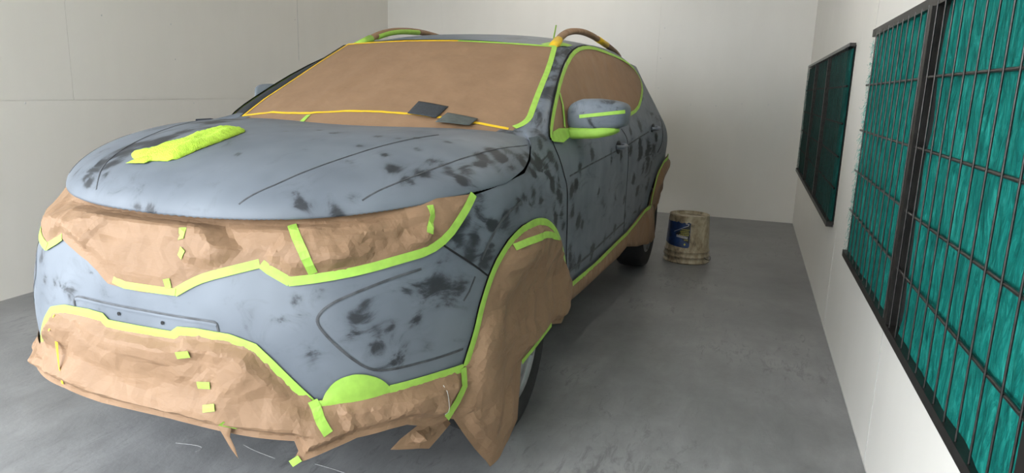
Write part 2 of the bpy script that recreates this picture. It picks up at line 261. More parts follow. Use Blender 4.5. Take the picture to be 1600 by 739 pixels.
def bucketmat():
    m, nt, b = nmat('stained_plastic'); v = coords(nt); vs = coords(nt, (1, 1, .35))
    n = noisy(nt, vs, 13, 6, .65, .5); n2 = noisy(nt, v, 40, 4)
    s = math_(nt, 'ADD', math_(nt, 'MULTIPLY', n, .8), math_(nt, 'MULTIPLY', n2, .2))
    r = ramp(nt, s, [(.34, (.07, .05, .03)), (.46, (.30, .24, .15)), (.6, (.50, .44, .31))])
    nt.links.new(r.outputs[0], b.inputs['Base Color']); b.inputs['Roughness'].default_value = .5; return m
pm = padmat(); pdark = pm.copy(); pdark.name = 'dark_glass_fibre'  # darker copy of the pad material for the far panel
for e_, c_ in zip([n for n in pdark.node_tree.nodes if n.type == 'VALTORGB'][0].color_ramp.elements, ((.002, .030, .027), (.005, .075, .066), (.015, .14, .12))): e_.color = (*c_, 1)
M = dict(pad_dark=pdark, fibre=simple('loose_glass_fibre', (.10, .42, .36), .9), primer=primer(), kraft=kraft(), flatkraft=kraft('taut_kraft_paper', .12), wall=wallmat(), floor=floormat(), pad=pm, bucket=bucketmat(),
    lime=simple('lime_masking_tape', (.35, .60, .085), .6, 0, .10, 30, .15, .002, 50),
    yellow=simple('yellow_masking_tape', (.85, .55, .02), .5, 0, .08, 30),
    cloth=simple('lime_microfibre', (.50, .76, .065), .95, 0, .12, 60, .9, .004, 260),
    dark=simple('dark_gap', (.008, .008, .009), .8),
    crease=simple('sanded_edge', (.07, .075, .083), .6, 0, .5, 30),
    under=simple('black_underbody', (.012, .012, .013), .85),
    tyre=simple('tyre_rubber', (.014, .014, .015), .65, 0, .3, 40),
    alloy=simple('alloy_rim', (.42, .43, .44), .3, .8),
    steel=simple('dark_steel', (.028, .025, .023), .42, .55, .35, 30),
    wire=simple('wire_steel', (.050, .046, .043), .30, .6, .4, 50),
    black=simple('plenum_black', (.006, .007, .007), .9),
    pad1=simple('black_abrasive', (.035, .040, .047), .8, 0, .25, 120, .4, .001, 400),
    pad2=simple('grey_abrasive', (.085, .098, .092), .55, 0, .25, 40, .3, .001, 300),
    handle=simple('handle_recess', (.02, .021, .023), .5),
    lblblue=simple('label_blue', (.010, .032, .11), .4, 0, .5, 25), lblblack=simple('label_black', (.008, .009, .012), .4),
    lblwhite=simple('label_white', (.6, .6, .6), .5), lblyel=simple('label_yellow', (.45, .42, .05), .5),
    caulk=simple('seam_filler', (.66, .65, .62), .5), screw=simple('screw_head', (.7, .7, .68), .35, .3),
    ceil=simple('white_ceiling', (.84, .82, .77), .6), yard=simple('yard_concrete', (.25, .25, .24), .8, 0, .1, 2),
    dust=simple('pale_scrape', (.33, .33, .33), .8))
# ---------------------------------------------------------------- mesh helpers
def mesh_obj(name, verts, faces, mat, parent=None, smooth=True):
    me = bpy.data.meshes.new(name); me.from_pydata([tuple(v) for v in verts], [], faces); me.update()
    if smooth: me.polygons.foreach_set('use_smooth', [True]*len(me.polygons))
    o = bpy.data.objects.new(name, me); COL.objects.link(o); me.materials.append(mat)
    if parent: o.parent = parent
    return o
def empty(name, loc=(0, 0, 0), label=None, cat=None, group=None, kind=None):
    o = bpy.data.objects.new(name, None); COL.objects.link(o); o.location = loc; tag(o, label, cat, group, kind); return o
def tag(o, label=None, cat=None, group=None, kind=None):
    if label: o['label'] = label
    if cat: o['category'] = cat
    if group: o['group'] = group
    if kind: o['kind'] = kind
    return o
def box_data(lo, hi):
    (a, b, c), (d, e, f) = lo, hi
    return [(a,b,c),(d,b,c),(d,e,c),(a,e,c),(a,b,f),(d,b,f),(d,e,f),(a,e,f)], [(0,3,2,1),(4,5,6,7),(0,1,5,4),(1,2,6,5),(2,3,7,6),(3,0,4,7)]
def resample(pts, h, closed=False):
    out = []; n = len(pts)
    for i in range(n if closed else n-1):
        a = pts[i]; b = pts[(i+1) % n]; L = math.dist(a, b); k = max(1, int(math.ceil(L/h)))
        for j in range(k): out.append(tuple(a[q]+(b[q]-a[q])*j/k for q in range(len(a))))
    if not closed: out.append(tuple(pts[-1]))
    return out
def chaikin(pts, it=2, closed=False):
    for _ in range(it):
        o = []; n = len(pts)
        if not closed: o.append(pts[0])
        for i in range(n if closed else n-1):
            a = pts[i]; b = pts[(i+1) % n]
            o.append(tuple(a[q]*.75+b[q]*.25 for q in range(len(a)))); o.append(tuple(a[q]*.25+b[q]*.75 for q in range(len(a))))
        if not closed: o.append(pts[-1])
        pts = o
    return pts
def inside(p, poly):
    c = False; n = len(poly); x, y = p; j = n-1
    for i in range(n):
        xi, yi = poly[i]; xj, yj = poly[j]
        if (yi > y) != (yj > y) and x < (xj-xi)*(y-yi)/(yj-yi)+xi: c = not c
        j = i
    return c
def edge_dist(p, poly):
    best = 9; n = len(poly); x, y = p
    for i in range(n):
        ax, ay = poly[i]; bx, by = poly[(i+1) % n]; dx, dy = bx-ax, by-ay; l = dx*dx+dy*dy or 1e-9
        t = min(max(((x-ax)*dx+(y-ay)*dy)/l, 0), 1); d = math.hypot(x-ax-t*dx, y-ay-t*dy)
        if d < best: best = d
    return best
def dark_at(p, base, gain=1.):
    s = base
    for bx, by, bz, r in BLOBS:
        d2 = (p[0]-bx)**2+(p[1]-by)**2+(p[2]-bz)**2
        if d2 < 14*r*r: s = max(s, .44*gain*math.exp(-d2/(3.0*r*r))+base*.5)
    return s
def add_dark(o, base, gain=1.):
    me = o.data; at = me.attributes.new('dark', 'FLOAT', 'POINT')
    at.data.foreach_set('value', [dark_at(v.co, base, gain) for v in me.vertices])
def add_dark2(o, base, gain): o.data.attributes['dark'].data.foreach_set('value', [dark_at(v.co, base, gain) for v in o.data.vertices])
def region(name, surf, outline, h, mat, parent, off=0., disp=None, dark=None, flat=False, jit=.25):
    """fill a 2-D outline in surface coordinates and lift it on the surface"""
    poly = resample(outline, h, True); n = len(poly)
    us = [p[0] for p in poly]; vs = [p[1] for p in poly]
    rng = random.Random(len(name)*31+n)
    pts = [Vector(p) for p in poly]; v = min(vs)+h*.5; row = 0
    while v < max(vs):
        u = min(us)+(h*.5 if row % 2 else 0)
        while u < max(us):
            q = (u+rng.uniform(-jit, jit)*h, v+rng.uniform(-jit, jit)*h)
            if inside(q, poly) and edge_dist(q, poly) > h*.45: pts.append(Vector(q))
            u += h
        v += h*.87; row += 1
    r = delaunay_2d_cdt(pts, [(i, (i+1) % n) for i in range(n)], [], 1, 1e-6)
    vv, ff = r[0], r[2]; V = []
    for p in vv:
        d = off+(disp(p.x, p.y, edge_dist((p.x, p.y), poly)) if disp else 0)
        V.append(surf(p.x, p.y, d))
    F = [tuple(f) if len(f) == 3 else tuple(f) for f in ff]
    F2 = []
    for f in F:
        a, b, c = (vv[i] for i in f[:3])
        F2.append(f if (b-a).cross(c-a) > 0 else tuple(reversed(f)))
    o = mesh_obj(name, V, F2, mat, parent, not flat)
    if dark is not None: add_dark(o, dark)
    return o
def surf_frame(surf, u, v, off):
    h = 2e-3; P = Vector(surf(u, v, off)); du = Vector(surf(u+h, v, off))-P; dv = Vector(surf(u, v+h, off))-P
    return P, du.cross(dv).normalized()
def ribbon(name, surf, path, width, mat, parent, off=.002, shift=0., h=.02, thick=.0006, jag=0.):
    """tape strip of real thickness laid along a path on a surface"""
    pts = resample(path, h); P = []; N = []
    for p in pts:
        a, n = surf_frame(surf, p[0], p[1], off); P.append(a); N.append(n)
    V = []; Fc = []; k = len(P); rng = random.Random(k)
    for i in range(k):
        t = (P[min(i+1, k-1)]-P[max(i-1, 0)]).normalized(); s = N[i].cross(t).normalized()
        w0 = width*.5+(rng.uniform(-jag, jag) if jag else 0); c = P[i]+s*shift
        for q in (-1, 0, 1):
            b = c+s*(w0*q)+N[i]*(.0004 if q == 0 else 0); V.append(b)
        for q in (1, -1): V.append(c+s*(w0*q)-N[i]*thick)
    for i in range(k-1):
        a, b = i*5, i*5+5
        for x, y in ((0, 1), (1, 2), (2, 3), (3, 4), (4, 0)): Fc.append((a+x, b+x, b+y, a+y))
    Fc += [(0, 1, 2, 3, 4), tuple(reversed([(k-1)*5+j for j in range(5)]))]
    Fc = [tuple(reversed(f)) for f in Fc]
    return mesh_obj(name, V, Fc, mat, parent, False)
def ribbon3(name, P, N, width, mat, parent, thick=.0012):
    V = []; Fc = []; k = len(P)
    for i in range(k):
        t = (P[min(i+1, k-1)]-P[max(i-1, 0)]).normalized(); s = N[i].cross(t).normalized()
        V += [P[i]-s*width/2, P[i]+s*width/2, P[i]+s*width/2-N[i]*thick, P[i]-s*width/2-N[i]*thick]
    for i in range(k-1):
        a, b = i*4, i*4+4
        for x in range(4): Fc.append((a+x, a+(x+1) % 4, b+(x+1) % 4, b+x))
    Fc += [(3, 2, 1, 0), tuple((k-1)*4+j for j in range(4))]
    return mesh_obj(name, V, Fc, mat, parent, False)
def tube(name, pts, rad, mat, parent=None, seg=8, flat_y=1.):
    V = []; Fc = []; k = len(pts); pts = [Vector(p) for p in pts]
    rads = rad if isinstance(rad, list) else [rad]*k
    for i in range(k):
        t = (pts[min(i+1, k-1)]-pts[max(i-1, 0)]).normalized()
        a = t.cross(Vector((0, 0, 1))) if abs(t.z) < .95 else t.cross(Vector((1, 0, 0))); a.normalize(); b = a.cross(t)
        for j in range(seg):
            an = 2*math.pi*j/seg; V.append(pts[i]+a*(math.cos(an)*rads[i])+b*(math.sin(an)*rads[i]*flat_y))
    for i in range(k-1):
        for j in range(seg): Fc.append((i*seg+j, i*seg+(j+1) % seg, (i+1)*seg+(j+1) % seg, (i+1)*seg+j))
    Fc += [tuple(reversed(range(seg))), tuple((k-1)*seg+j for j in range(seg))]
    Fc = [tuple(reversed(f)) for f in Fc]
    return mesh_obj(name, V, Fc, mat, parent)
def loft(name, A, B, n, m, mat, parent, bulge=0., dark=None):
    def at(c, t):
        L = [0]
        for i in range(1, len(c)): L.append(L[-1]+math.dist(c[i-1], c[i]))
        d = t*L[-1]; i = 0
        while i < len(c)-2 and d > L[i+1]: i += 1
        f = (d-L[i])/max(L[i+1]-L[i], 1e-9); return Vector(c[i]).lerp(Vector(c[i+1]), f)
    V = []; Fc = []
    for i in range(n+1):
        a = at(A, i/n); b = at(B, i/n)
        ta = (at(A, min(i/n+.02, 1))-at(A, max(i/n-.02, 0))); nr = ta.cross(b-a).normalized()
        if nr.x < 0: nr = -nr
        for j in range(m+1):
            t = j/m; V.append(a.lerp(b, t)+nr*bulge*4*t*(1-t))
    for i in range(n):
        for j in range(m):
            a = i*(m+1)+j; Fc.append((a, a+1, a+m+2, a+m+1))
    o = mesh_obj(name, V, Fc, mat, parent)
    if dark is not None: add_dark(o, dark)
    return o
def lathe(name, prof, mat, parent=None, seg=40, axis='z', loc=(0, 0, 0)):
    V = []; Fc = []; k = len(prof)
    for j in range(seg):
        a = 2*math.pi*j/seg
        for r, z in prof:
            p = (r*math.cos(a), r*math.sin(a), z)
            if axis == 'x': p = (z, r*math.cos(a), r*math.sin(a))
            V.append((p[0]+loc[0], p[1]+loc[1], p[2]+loc[2]))
    for j in range(seg):
        for i in range(k-1):
            a = j*k+i; b = ((j+1) % seg)*k+i; Fc.append((a, b, b+1, a+1))
    return mesh_obj(name, V, Fc, mat, parent)
def mirror_obj(o, parent=None):
    me = o.data.copy()
    for v in me.vertices: v.co.x = -v.co.x
    me.flip_normals()
    c = bpy.data.objects.new(o.name.split('.')[0], me); COL.objects.link(c); c.parent = parent or o.parent
    for m_ in o.modifiers:
        n = c.modifiers.new(m_.name, m_.type); n.thickness = m_.thickness; n.offset = m_.offset
    if 'label' in o: c['label'] = o['label']
    return c
def solid(o, t, off=-1.):
    m = o.modifiers.new('thickness', 'SOLIDIFY'); m.thickness = t; m.offset = off; return o
def facets(seed, umin, umax, vmin, vmax, sp, asp):
    rng = random.Random(seed); pts = []; v = vmin-2*sp
    while v < vmax+2*sp:
        u = umin-2*sp*asp
        while u < umax+2*sp*asp: pts.append(Vector((u/asp+rng.uniform(-.48, .48)*sp, v+rng.uniform(-.48, .48)*sp))); u += sp*asp
        v += sp
    r = delaunay_2d_cdt(pts, [], [], 0, 1e-6); P = r[0]; H = [rng.uniform(-1, 1) for _ in P]; B = {}
    for f in r[2]:
        a = [P[i] for i in f[:3]]
        for i in range(int(math.floor(min(q.x for q in a)/sp)), int(math.floor(max(q.x for q in a)/sp))+1):
            for j in range(int(math.floor(min(q.y for q in a)/sp)), int(math.floor(max(q.y for q in a)/sp))+1): B.setdefault((i, j), []).append(tuple(f[:3]))
    def f(u, v):
        x, y = u/asp, v
        for (a, b, c) in B.get((int(math.floor(x/sp)), int(math.floor(y/sp))), ()):
            A, Bq, Cq = P[a], P[b], P[c]; d = (Bq.y-Cq.y)*(A.x-Cq.x)+(Cq.x-Bq.x)*(A.y-Cq.y)
            if abs(d) < 1e-12: continue
            l1 = ((Bq.y-Cq.y)*(x-Cq.x)+(Cq.x-Bq.x)*(y-Cq.y))/d; l2 = ((Cq.y-A.y)*(x-Cq.x)+(A.x-Cq.x)*(y-Cq.y))/d; l3 = 1-l1-l2
            if l1 >= -1e-6 and l2 >= -1e-6 and l3 >= -1e-6: return l1*H[a]+l2*H[b]+l3*H[c]
        return 0.
    return f
def folds(seed, umin, umax, vmin, vmax, n, amp, wid, base=0., edge=.03):
    """sharp random creases and soft pillows for loose paper"""
    rng = random.Random(seed); L = []
    for _ in range(n):
        L.append((rng.uniform(umin, umax), rng.uniform(vmin, vmax), rng.uniform(0, math.pi), rng.uniform(.4, 1)*amp*rng.choice((1, 1, -.6)), rng.uniform(.3, .8)*wid, rng.uniform(1.5, 5)*wid))
    fa = facets(seed, umin, umax, vmin, vmax, wid*2.35, 1.2); fb = facets(seed+1, umin, umax, vmin, vmax, wid*1.1, .9)
    far = lambda u: 1-.75*smooth(.25, .45, -u)
    def f(u, v, d):
        s = amp*(1.6*fa(u, v)+.40*fb(u, v))*far(u)
        for (a, b, th, am, w, ln) in L:
            du, dv = u-a, v-b; x = du*math.cos(th)+dv*math.sin(th); y = -du*math.sin(th)+dv*math.cos(th)
            if abs(y) < w and abs(x) < ln: s += am*(1-abs(y)/w)*(1-(abs(x)/ln)**2)
        k = smooth(.014, .014+edge, d); s = amp*2.4*math.tanh(s/(amp*2.4))
        return (base*far(u)+max(s, -.85*base*far(u)))*k
    return f
# ---------------------------------------------------------------- room
TH = math.atan(.0206)
def wall_frame(origin, ang):     # local: s along wall, d into the room, z up
    return Matrix.Translation(origin) @ Matrix.Rotation(ang, 4, 'Z')
def slab(name, mw, s0, s1, d0, d1, z0, z1, mat, parent=None):
    V, Fc = box_data((s0, d0, z0), (s1, d1, z1)); o = mesh_obj(name, [mw @ Vector(v) for v in V], Fc, mat, parent, False)
    return o
ZC = 2.95
floor = mesh_obj('floor', *box_data((-2.9, -3.4, -.06), (2.3, 5.5, 0)), M['floor'], None, False); tag(floor, kind='structure')
yard = mesh_obj('yard_ground', *box_data((-14, -16, -.10), (14, 5.4, -.062)), M['yard'], None, False); tag(yard, kind='structure')
# right wall: local x = s (towards the back), room is at +d
def frame_from(p0, p1, room_side):
    p0 = Vector((*p0, 0)); p1 = Vector((*p1, 0)); t = (p1-p0).normalized(); nrm = Vector((-t.y, t.x, 0))
    if nrm.dot(room_side) < 0: nrm = -nrm
    return Matrix(((t.x, nrm.x, 0, p0.x), (t.y, nrm.y, 0, p0.y), (0, 0, 1, 0), (0, 0, 0, 1)))
dW = Vector((-math.sin(TH), math.cos(TH), 0)); nW = Vector((math.cos(TH), math.sin(TH), 0))
R0 = nW*(nW.dot(Vector((1.95, 1.3, 0))))           # foot of the wall line: s = 0
MR = frame_from((R0.x, R0.y), (R0.x+dW.x, R0.y+dW.y), Vector((-1, 0, 0)))
ML = frame_from((-2.405+.066*.38, 0), (-2.405+.066*.38-.066*5, 5), Vector((1, 0, 0)))
MB = frame_from((1.868, 5.25), (-2.72, 5.155), Vector((0, -1, 0)))
def wall(name, mw, s0, s1, cells, zt=ZC):
    w = slab(name, mw, s0, s1, -.10, -.006, 0, zt, M['wall']); tag(w, kind='structure')
    for (a, b, c, d) in cells:
        g = .0008
        p = slab('wall_panel', mw, a+g, b-g, -.006, 0, c+(g if c > 0 else 0), d-g, M['wall'], w)
    return w
def grid(ss, zs): return [(ss[i], ss[i+1], zs[j], zs[j+1]) for i in range(len(ss)-1) for j in range(len(zs)-1)]
wr = wall('wall_right', MR, -3.3, 5.30, grid([-3.3, -1.3, .19, 1.74, 3.19, 5.25], [0, ZC]))
wl = wall('wall_left', ML, -1.3, 5.28, grid([-1.3, 1.95, 4.4, 5.28], [0, 1.10])+grid([-1.3, .87, 3.31, 5.28], [1.10, ZC]))
wb = wall('wall_back', MB, -.05, 4.62, grid([0, .84, 3.28, 4.60], [0, 1.155])+grid([0, 1.47, 3.9, 4.60], [1.155, ZC]))
wf_ = slab('added_front_wall', frame_from((.8, -3.3), (2.2, -3.3), Vector((0, 1, 0))), 0, 1.4, -.1, 0, 0, ZC, M['wall']); tag(wf_, kind='structure')  # unseen partial wall added to cut daylight from the front
ceil = slab('ceiling', Matrix.Identity(4), -2.9, 2.3, -3.3, 5.4, ZC, ZC+.08, M['ceil']); tag(ceil, kind='structure')
def dots(w, mw, pts, r=.006):
    me = None
    for s, z in pts:
        V = []; n = 8
        for j in range(n): V.append((s+r*math.cos(j*math.pi/4), .0005, z+r*math.sin(j*math.pi/4)))
        for j in range(n): V.append((s+r*.6*math.cos(j*math.pi/4), .003, z+r*.6*math.sin(j*math.pi/4)))
        Fc = [(j, (j+1) % n, n+(j+1) % n, n+j) for j in range(n)]+[tuple(range(n, 2*n))]
        mesh_obj('screw', [mw @ Vector(v) for v in V], Fc, M['screw'], w)
dots(wl, ML, [(.55, 1.085), (1.13, 1.62), (1.72, 1.62), (1.74, 1.38), (3.27, 1.8), (2.9, 1.16), (1.9, 1.07)])
dots(wb, MB, [(1.42, 1.9), (1.44, 1.6), (1.44, 1.3), (.35, 1.17), (.6, 1.17), (.85, 1.14), (1.1, 1.14)], .005)
def seamline(w, mw, pts, wd=.004):
    P = [mw @ Vector((s, .0015, z)) for s, z in pts]; nrm = mw.to_3x3() @ Vector((0, 1, 0))
    ribbon3('seam_filler', P, [nrm]*len(P), wd, M['caulk'], w, .001)
seamline(wr, MR, [(.19, .01), (.19, .3), (.19, .545)]); seamline(wr, MR, [(1.74, .01), (1.75, .2), (1.735, .5)], .003)
seamline(wr, MR, [(1.28, 1.40), (1.28, 1.7), (1.275, 2.2)], .003); seamline(wl, ML, [(3.31, 1.44), (3.31, 1.8), (3.31, 2.6)], .007)
seamline(wr, MR, [(-2.5, .004), (0, .006), (2, .004), (5.2, .005)], .006)

def child_box(n, lo, hi, m, p): o = mesh_obj(n, *box_data(lo, hi), m, p, False); return o
em, ent, eb = nmat('added_lit_tube'); eb.inputs['Emission Color'].default_value = (1, .96, .9, 1); eb.inputs['Emission Strength'].default_value = 24; eb.inputs['Base Color'].default_value = (.9, .9, .88, 1)  # unseen battens added to brighten the back wall and the car's right side
for lx, ly, rz, lab_ in ((-.6, 4.25, 0, 'added out-of-view batten light brightening the back wall'), (1.15, 1.3, math.pi/2, 'added out-of-view batten light filling the right side of the car')):
    lt_ = empty('added_fill_light', (lx, ly, ZC), lab_, 'added fill light', 'added batten fill lights'); lt_.rotation_euler.z = rz
    child_box('fill_light_housing', (-.75, -.06, -.06), (.75, .06, 0), M['ceil'], lt_)
    tube('fill_light_tube', [(-.7, 0, -.085), (0, 0, -.085), (.7, 0, -.085)], .018, em, lt_, 12)
    for x_ in (-.715, .715): child_box('fill_tube_holder', (x_-.015, -.02, -.11), (x_+.015, .02, -.06), M['ceil'], lt_)
# ---------------------------------------------------------------- exhaust filter panels on the right wall
unit_wire = {}
def cyl_between(name, mw, a, b, r, mat, parent, seg=6):
    A = mw @ Vector(a); Bv = mw @ Vector(b)
    if mat.name not in unit_wire:
        V = [(math.cos(j*math.pi*2/seg), math.sin(j*math.pi*2/seg), z) for z in (0, 1) for j in range(seg)]
        Fc = [(j, (j+1) % seg, seg+(j+1) % seg, seg+j) for j in range(seg)]+[tuple(reversed(range(seg))), tuple(range(seg, 2*seg))]
        me = bpy.data.meshes.new('wire'); me.from_pydata(V, [], Fc); me.polygons.foreach_set('use_smooth', [True]*len(Fc)); me.materials.append(mat); unit_wire[mat.name] = me
    o = bpy.data.objects.new(name, unit_wire[mat.name]); COL.objects.link(o); o.parent = parent
    d = Bv-A; o.location = A; o.rotation_mode = 'QUATERNION'; o.rotation_quaternion = d.to_track_quat('Z', 'Y'); o.scale = (r, r, d.length)
    return o
def filter_panel(label, s0, s1, posts, z0, z1, rails, spacing, gaps, fringe, post_w):
    t = empty('filter_panel', (0, 0, 0), label, 'filter panel', 'exhaust filter panels on the right wall')
    slab('back_plate', MR, s0-.01, s1-.03, 0.0005, .004, z0+.01, z1-.01, M['black'], t)
    slab('frame_rail', MR, s0-.02, s1+.0, .004, .034, z1-(.03 if post_w > .03 else .018), z1, M['steel' if post_w > .03 else 'wire'], t)
    slab('frame_rail', MR, s0-.02, s1+.0, .004, .040, z0, z0+.028, M['steel'], t)
    for p in posts: slab('frame_post', MR, p-post_w/2, p+post_w/2, .004, .040, z0+.028, z1-.03, M['steel' if post_w > .03 else 'wire'], t)
    ed = [s0]+list(posts)+[s1]
    for i in range(len(ed)-1):
        a, b = ed[i]+post_w/2, ed[i+1]-post_w/2+(.035 if i == len(ed)-2 else 0)
        ga, gb = gaps[i]
        nu = max(8, int((b-a)/.028)); nv = int((z1-z0-.05)/.028); V = []; Fc = []
        for q in range(nu+1):
            for k in range(nv+1):
                z = z0+.022+(z1-z0-.05)*k/nv
                aa = a+ga*(1+.35*noise.noise((i*7, z*9, 3))); bb = b-gb*(1+.5*noise.noise((i*7, z*8, 9)))
                s = aa+(bb-aa)*q/nu
                e = min(q, nu-q)/nu*(b-a); d = .008+.011*min(e/.03, 1)+.010*noise.noise((s*7, z*7, i))*min(e/.04, 1)
                V.append(MR @ Vector((s, d, z)))
        for q in range(nu):
            for k in range(nv):
                c = q*(nv+1)+k; Fc.append((c, c+1, c+nv+2, c+nv+1))
        mesh_obj('filter_pad', V, Fc, M['pad' if post_w > .03 else 'pad_dark'], t)
        ns = int((b-a)/spacing)
        for q in range(ns+1):
            s = a+(b-a-ns*spacing)/2+q*spacing
            if s < -1.75 or s > s1-.045: continue
            cyl_between('wire', MR, (s, .034, z0+.012), (s+.004*math.sin(q*5), .034, z1-.02), 0.0026 if post_w > .03 else .0014, M['wire' if post_w > .03 else 'steel'], t)
        for z in rails: cyl_between('cross_wire', MR, (a-.002, .029 if post_w > .03 else .020, z), (b+.002, .029 if post_w > .03 else .020, z+.004*math.sin(i*3+z*9)), .0046 if post_w > .03 else .006, M['wire' if post_w > .03 else 'black'], t)  # far panel's cross wires are thick and black to paint in shadow bands
    if fringe:
        rng = random.Random(3); V = []; Fc = []
        for q in range(700):
            z = rng.uniform(z0+.03, z1-.06); s = fringe-rng.uniform(.0, .05); d = rng.uniform(.01, .03); an = rng.uniform(-1.2, 1.2); L = rng.uniform(.02, .10)*(.4+abs(noise.noise((z*6, 1, 2)))*1.6)
            cur = rng.uniform(-3, 3); k0 = len(V); n = 5
            for j in range(n):
                ph = an+cur*j/n*.6; s += math.cos(ph)*L/n; z += math.sin(ph)*L/n; d += rng.uniform(-.004, .004); d = max(d, .003)
                for e in (-1, 1): V.append(MR @ Vector((s, d+e*.0003, z+e*.0006)))
            for j in range(n-1): Fc.append((k0+2*j, k0+2*j+1, k0+2*j+3, k0+2*j+2))
        o = mesh_obj('loose_fibres', V, Fc, M['fibre'], t); o['kind'] = 'stuff'
    return t
filter_panel('large near filter panel with green fibre pads behind black wire grid', -2.2, 1.10, [-1.14, -.01], .556, 1.545, [1.318, 1.122, .94, .765], .094, [(.0, .02), (.02, .07), (.0, .0)], 1.10, .036)
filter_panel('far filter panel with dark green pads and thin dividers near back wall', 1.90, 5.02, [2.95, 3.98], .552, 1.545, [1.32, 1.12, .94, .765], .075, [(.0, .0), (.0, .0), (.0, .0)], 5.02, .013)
# ---------------------------------------------------------------- car
car = empty('car', (0, 0, 0), 'car in sanded blue-grey primer masked with brown paper and lime tape', 'car')
w_rear = 1+YR-Y0
def w_of(Y, z):
    if Y <= YR: return 1+Y-Y0
    return w_rear+math.asin(min(((Y-YR)/LR(z))**(NR/2), 1))/(math.pi/2)
mir = lambda L: [(-a, b) for a, b in L]
hb = .022
# bumper cover
bt = [SEAM_BF[0]]+SEAM_BF[1:]
bump_r = [(0, .38), (.35, .38), (.78, .38), (.79, .40)]+ARCH[:3]+[ARCH[3]]+[SEAM_BF[1], SEAM_BF[0]]+[(a, z+.012) for a, z in reversed(GR_LOW_R[1:12])]+[(.0, .700)]
bumper = region('front_bumper', body, bump_r[:-1]+[(0, .700)]+[(-a, b) for a, b in reversed(bump_r[1:-1])], .018, M['primer'], car, dark=-.03)
bz_ = BEZEL+[(.80, .70), (.69, .80)]
for v_, a_ in zip(bumper.data.vertices, bumper.data.attributes['dark'].data):
    q_ = body_level(v_.co); q_ = (abs(q_[0]), v_.co.z); k_ = smooth(0, .06, edge_dist(q_, bz_)) if inside(q_, bz_) else 0
    a_.value = dark_at(v_.co, -.03, .72)+.09*k_
tag(bumper, 'sanded light blue-grey bumper cover')
# fenders
fen = [(.8677, .6953), SEAM_BF[1], SEAM_BF[0], (.70, .90), (.76, .93)]+FEND_TOP[:6]+[FEND_TOP[6], (1.26, 1.085)]+DOOR1+[(1.622, .39), (1.60, .39)]+list(reversed(ARCH))[:-3]
fender = region('front_fender', body, fen, .018, M['primer'], car, dark=.10)
# doors
b2 = [(2.70, 1.478)]+DOOR2
fdoor = region('front_door', body, [(1.622, .39)]+list(reversed(DOOR1))+WIN[1:7]+b2+[(2.880, .39)], .024, M['primer'], car, .001, dark=.05); add_dark2(fdoor, .06, 1.35)
r_arch = []
for i in range(0, 15):
    a = math.radians(186-i*13.8); Y = 2.77+.425*math.cos(a); z = .36+.425*math.sin(a); r_arch.append((w_of(Y, max(z, .3)), max(z, .30)))
rdoor = region('rear_door', body, [(2.886, .39)]+list(reversed(b2[1:]))+[(2.706, 1.478)]+WIN[7:10]+[(3.70, 1.36), (3.74, 1.22)]+DOOR3+[r_arch[3], r_arch[2], r_arch[1], (3.46, .39)], .026, M['primer'], car, .001, dark=.10); add_dark2(rdoor, .09, 1.25)
qp = [(3.62, 1.44), (3.9, 1.42), (4.2, 1.40), (4.25, .30), r_arch[-1]]+list(reversed(r_arch[3:-1]))+list(reversed(DOOR3))+[(3.746, 1.22), (3.706, 1.36)]
quarter = region('rear_quarter_panel', body, qp, .03, M['primer'], car, 0, dark=.08)
# tail (hatch and rear bumper), hidden from here but part of the car
tg = region('tailgate', body, [(4.25, .62), (4.715, .62), (4.715, 1.44), (4.2, 1.40)], .05, M['primer'], car, 0, dark=.0); mirror_obj(tg)
tb = region('rear_bumper', body, [(4.25, .28), (4.715, .28), (4.715, .615), (4.25, .615)], .05, M['primer'], car, .004, dark=.0); mirror_obj(tb)
# pillar, cant rail, roof
wsr = [wind(x, z, .0) for x, z in reversed(W_R)]
winf = [body(a, z, 0.) for a, z in WIN[0:6]]
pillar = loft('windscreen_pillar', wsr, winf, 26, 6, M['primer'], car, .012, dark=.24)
roof_edge = [roof(.563-.06*smooth(1.8, 3., Y), Y) for Y in [.955+.1*i for i in range(21)]]
roof_edge[0] = wsr[-1]
wint = [body(a, z, 0.) for a, z in WIN[5:11]]+[body(3.80, 1.30)]
rail_ = loft('roof_side_rail', roof_edge, wint, 36, 6, M['primer'], car, .012, dark=.14)
rp = []
for i in range(21):
    x = -.565+i*.0565; rp.append((x, .885+.075*(x/.56)**2))
for Y in (1.3, 1.6, 1.9, 2.2, 2.5, 2.8): rp.append((.565-.06*smooth(1.8, 3., Y), Y))
rp += [(.49, 3.03), (0, 3.09), (-.49, 3.03)]+[(-(.565-.06*smooth(1.8, 3., Y)), Y) for Y in (2.8, 2.5, 2.2, 1.9, 1.6, 1.3)]
roofp = region('roof_panel', roof, rp, .05, M['primer'], car, 0, dark=.04)
# hood
he = [(0, -.885)]+HOOD_R[1:]+[(.715, .19), (.65, .205), (.5, .165), (.3, .125), (.15, .108), (0, .10)]
front_ = chaikin([(-.03, -.885)]+he[1:-6], 3)
hout = [p for p in front_ if p[0] >= 0]+[(.735, .15), (.715, .19)]+he[-5:-1]
def to_rim(p):
    a, b = p
    if b > -.12 or b > .09: return p
    r = ((abs(a)/.80)**2.25+(max(-.05-b, 0)/.825)**2.25)**(1/2.25); k = 1+(1/r-1)*smooth(-.12, -.25, b)
    return (a*k, -.05+(b+.05)*k)
hout = resample([(0, -.875)]+[to_rim(p) for p in hout]+[(0, .10)], .012)
hout = hout+[(-a, b) for a, b in reversed(hout[1:-1])]
V = []; Fc = []; nr = 46; no = len(hout)
for k in range(nr+1):
    t = math.sin(math.pi/2*k/nr)
    for a, b in hout: V.append(hood(a*t, -.2+(b+.2)*t))
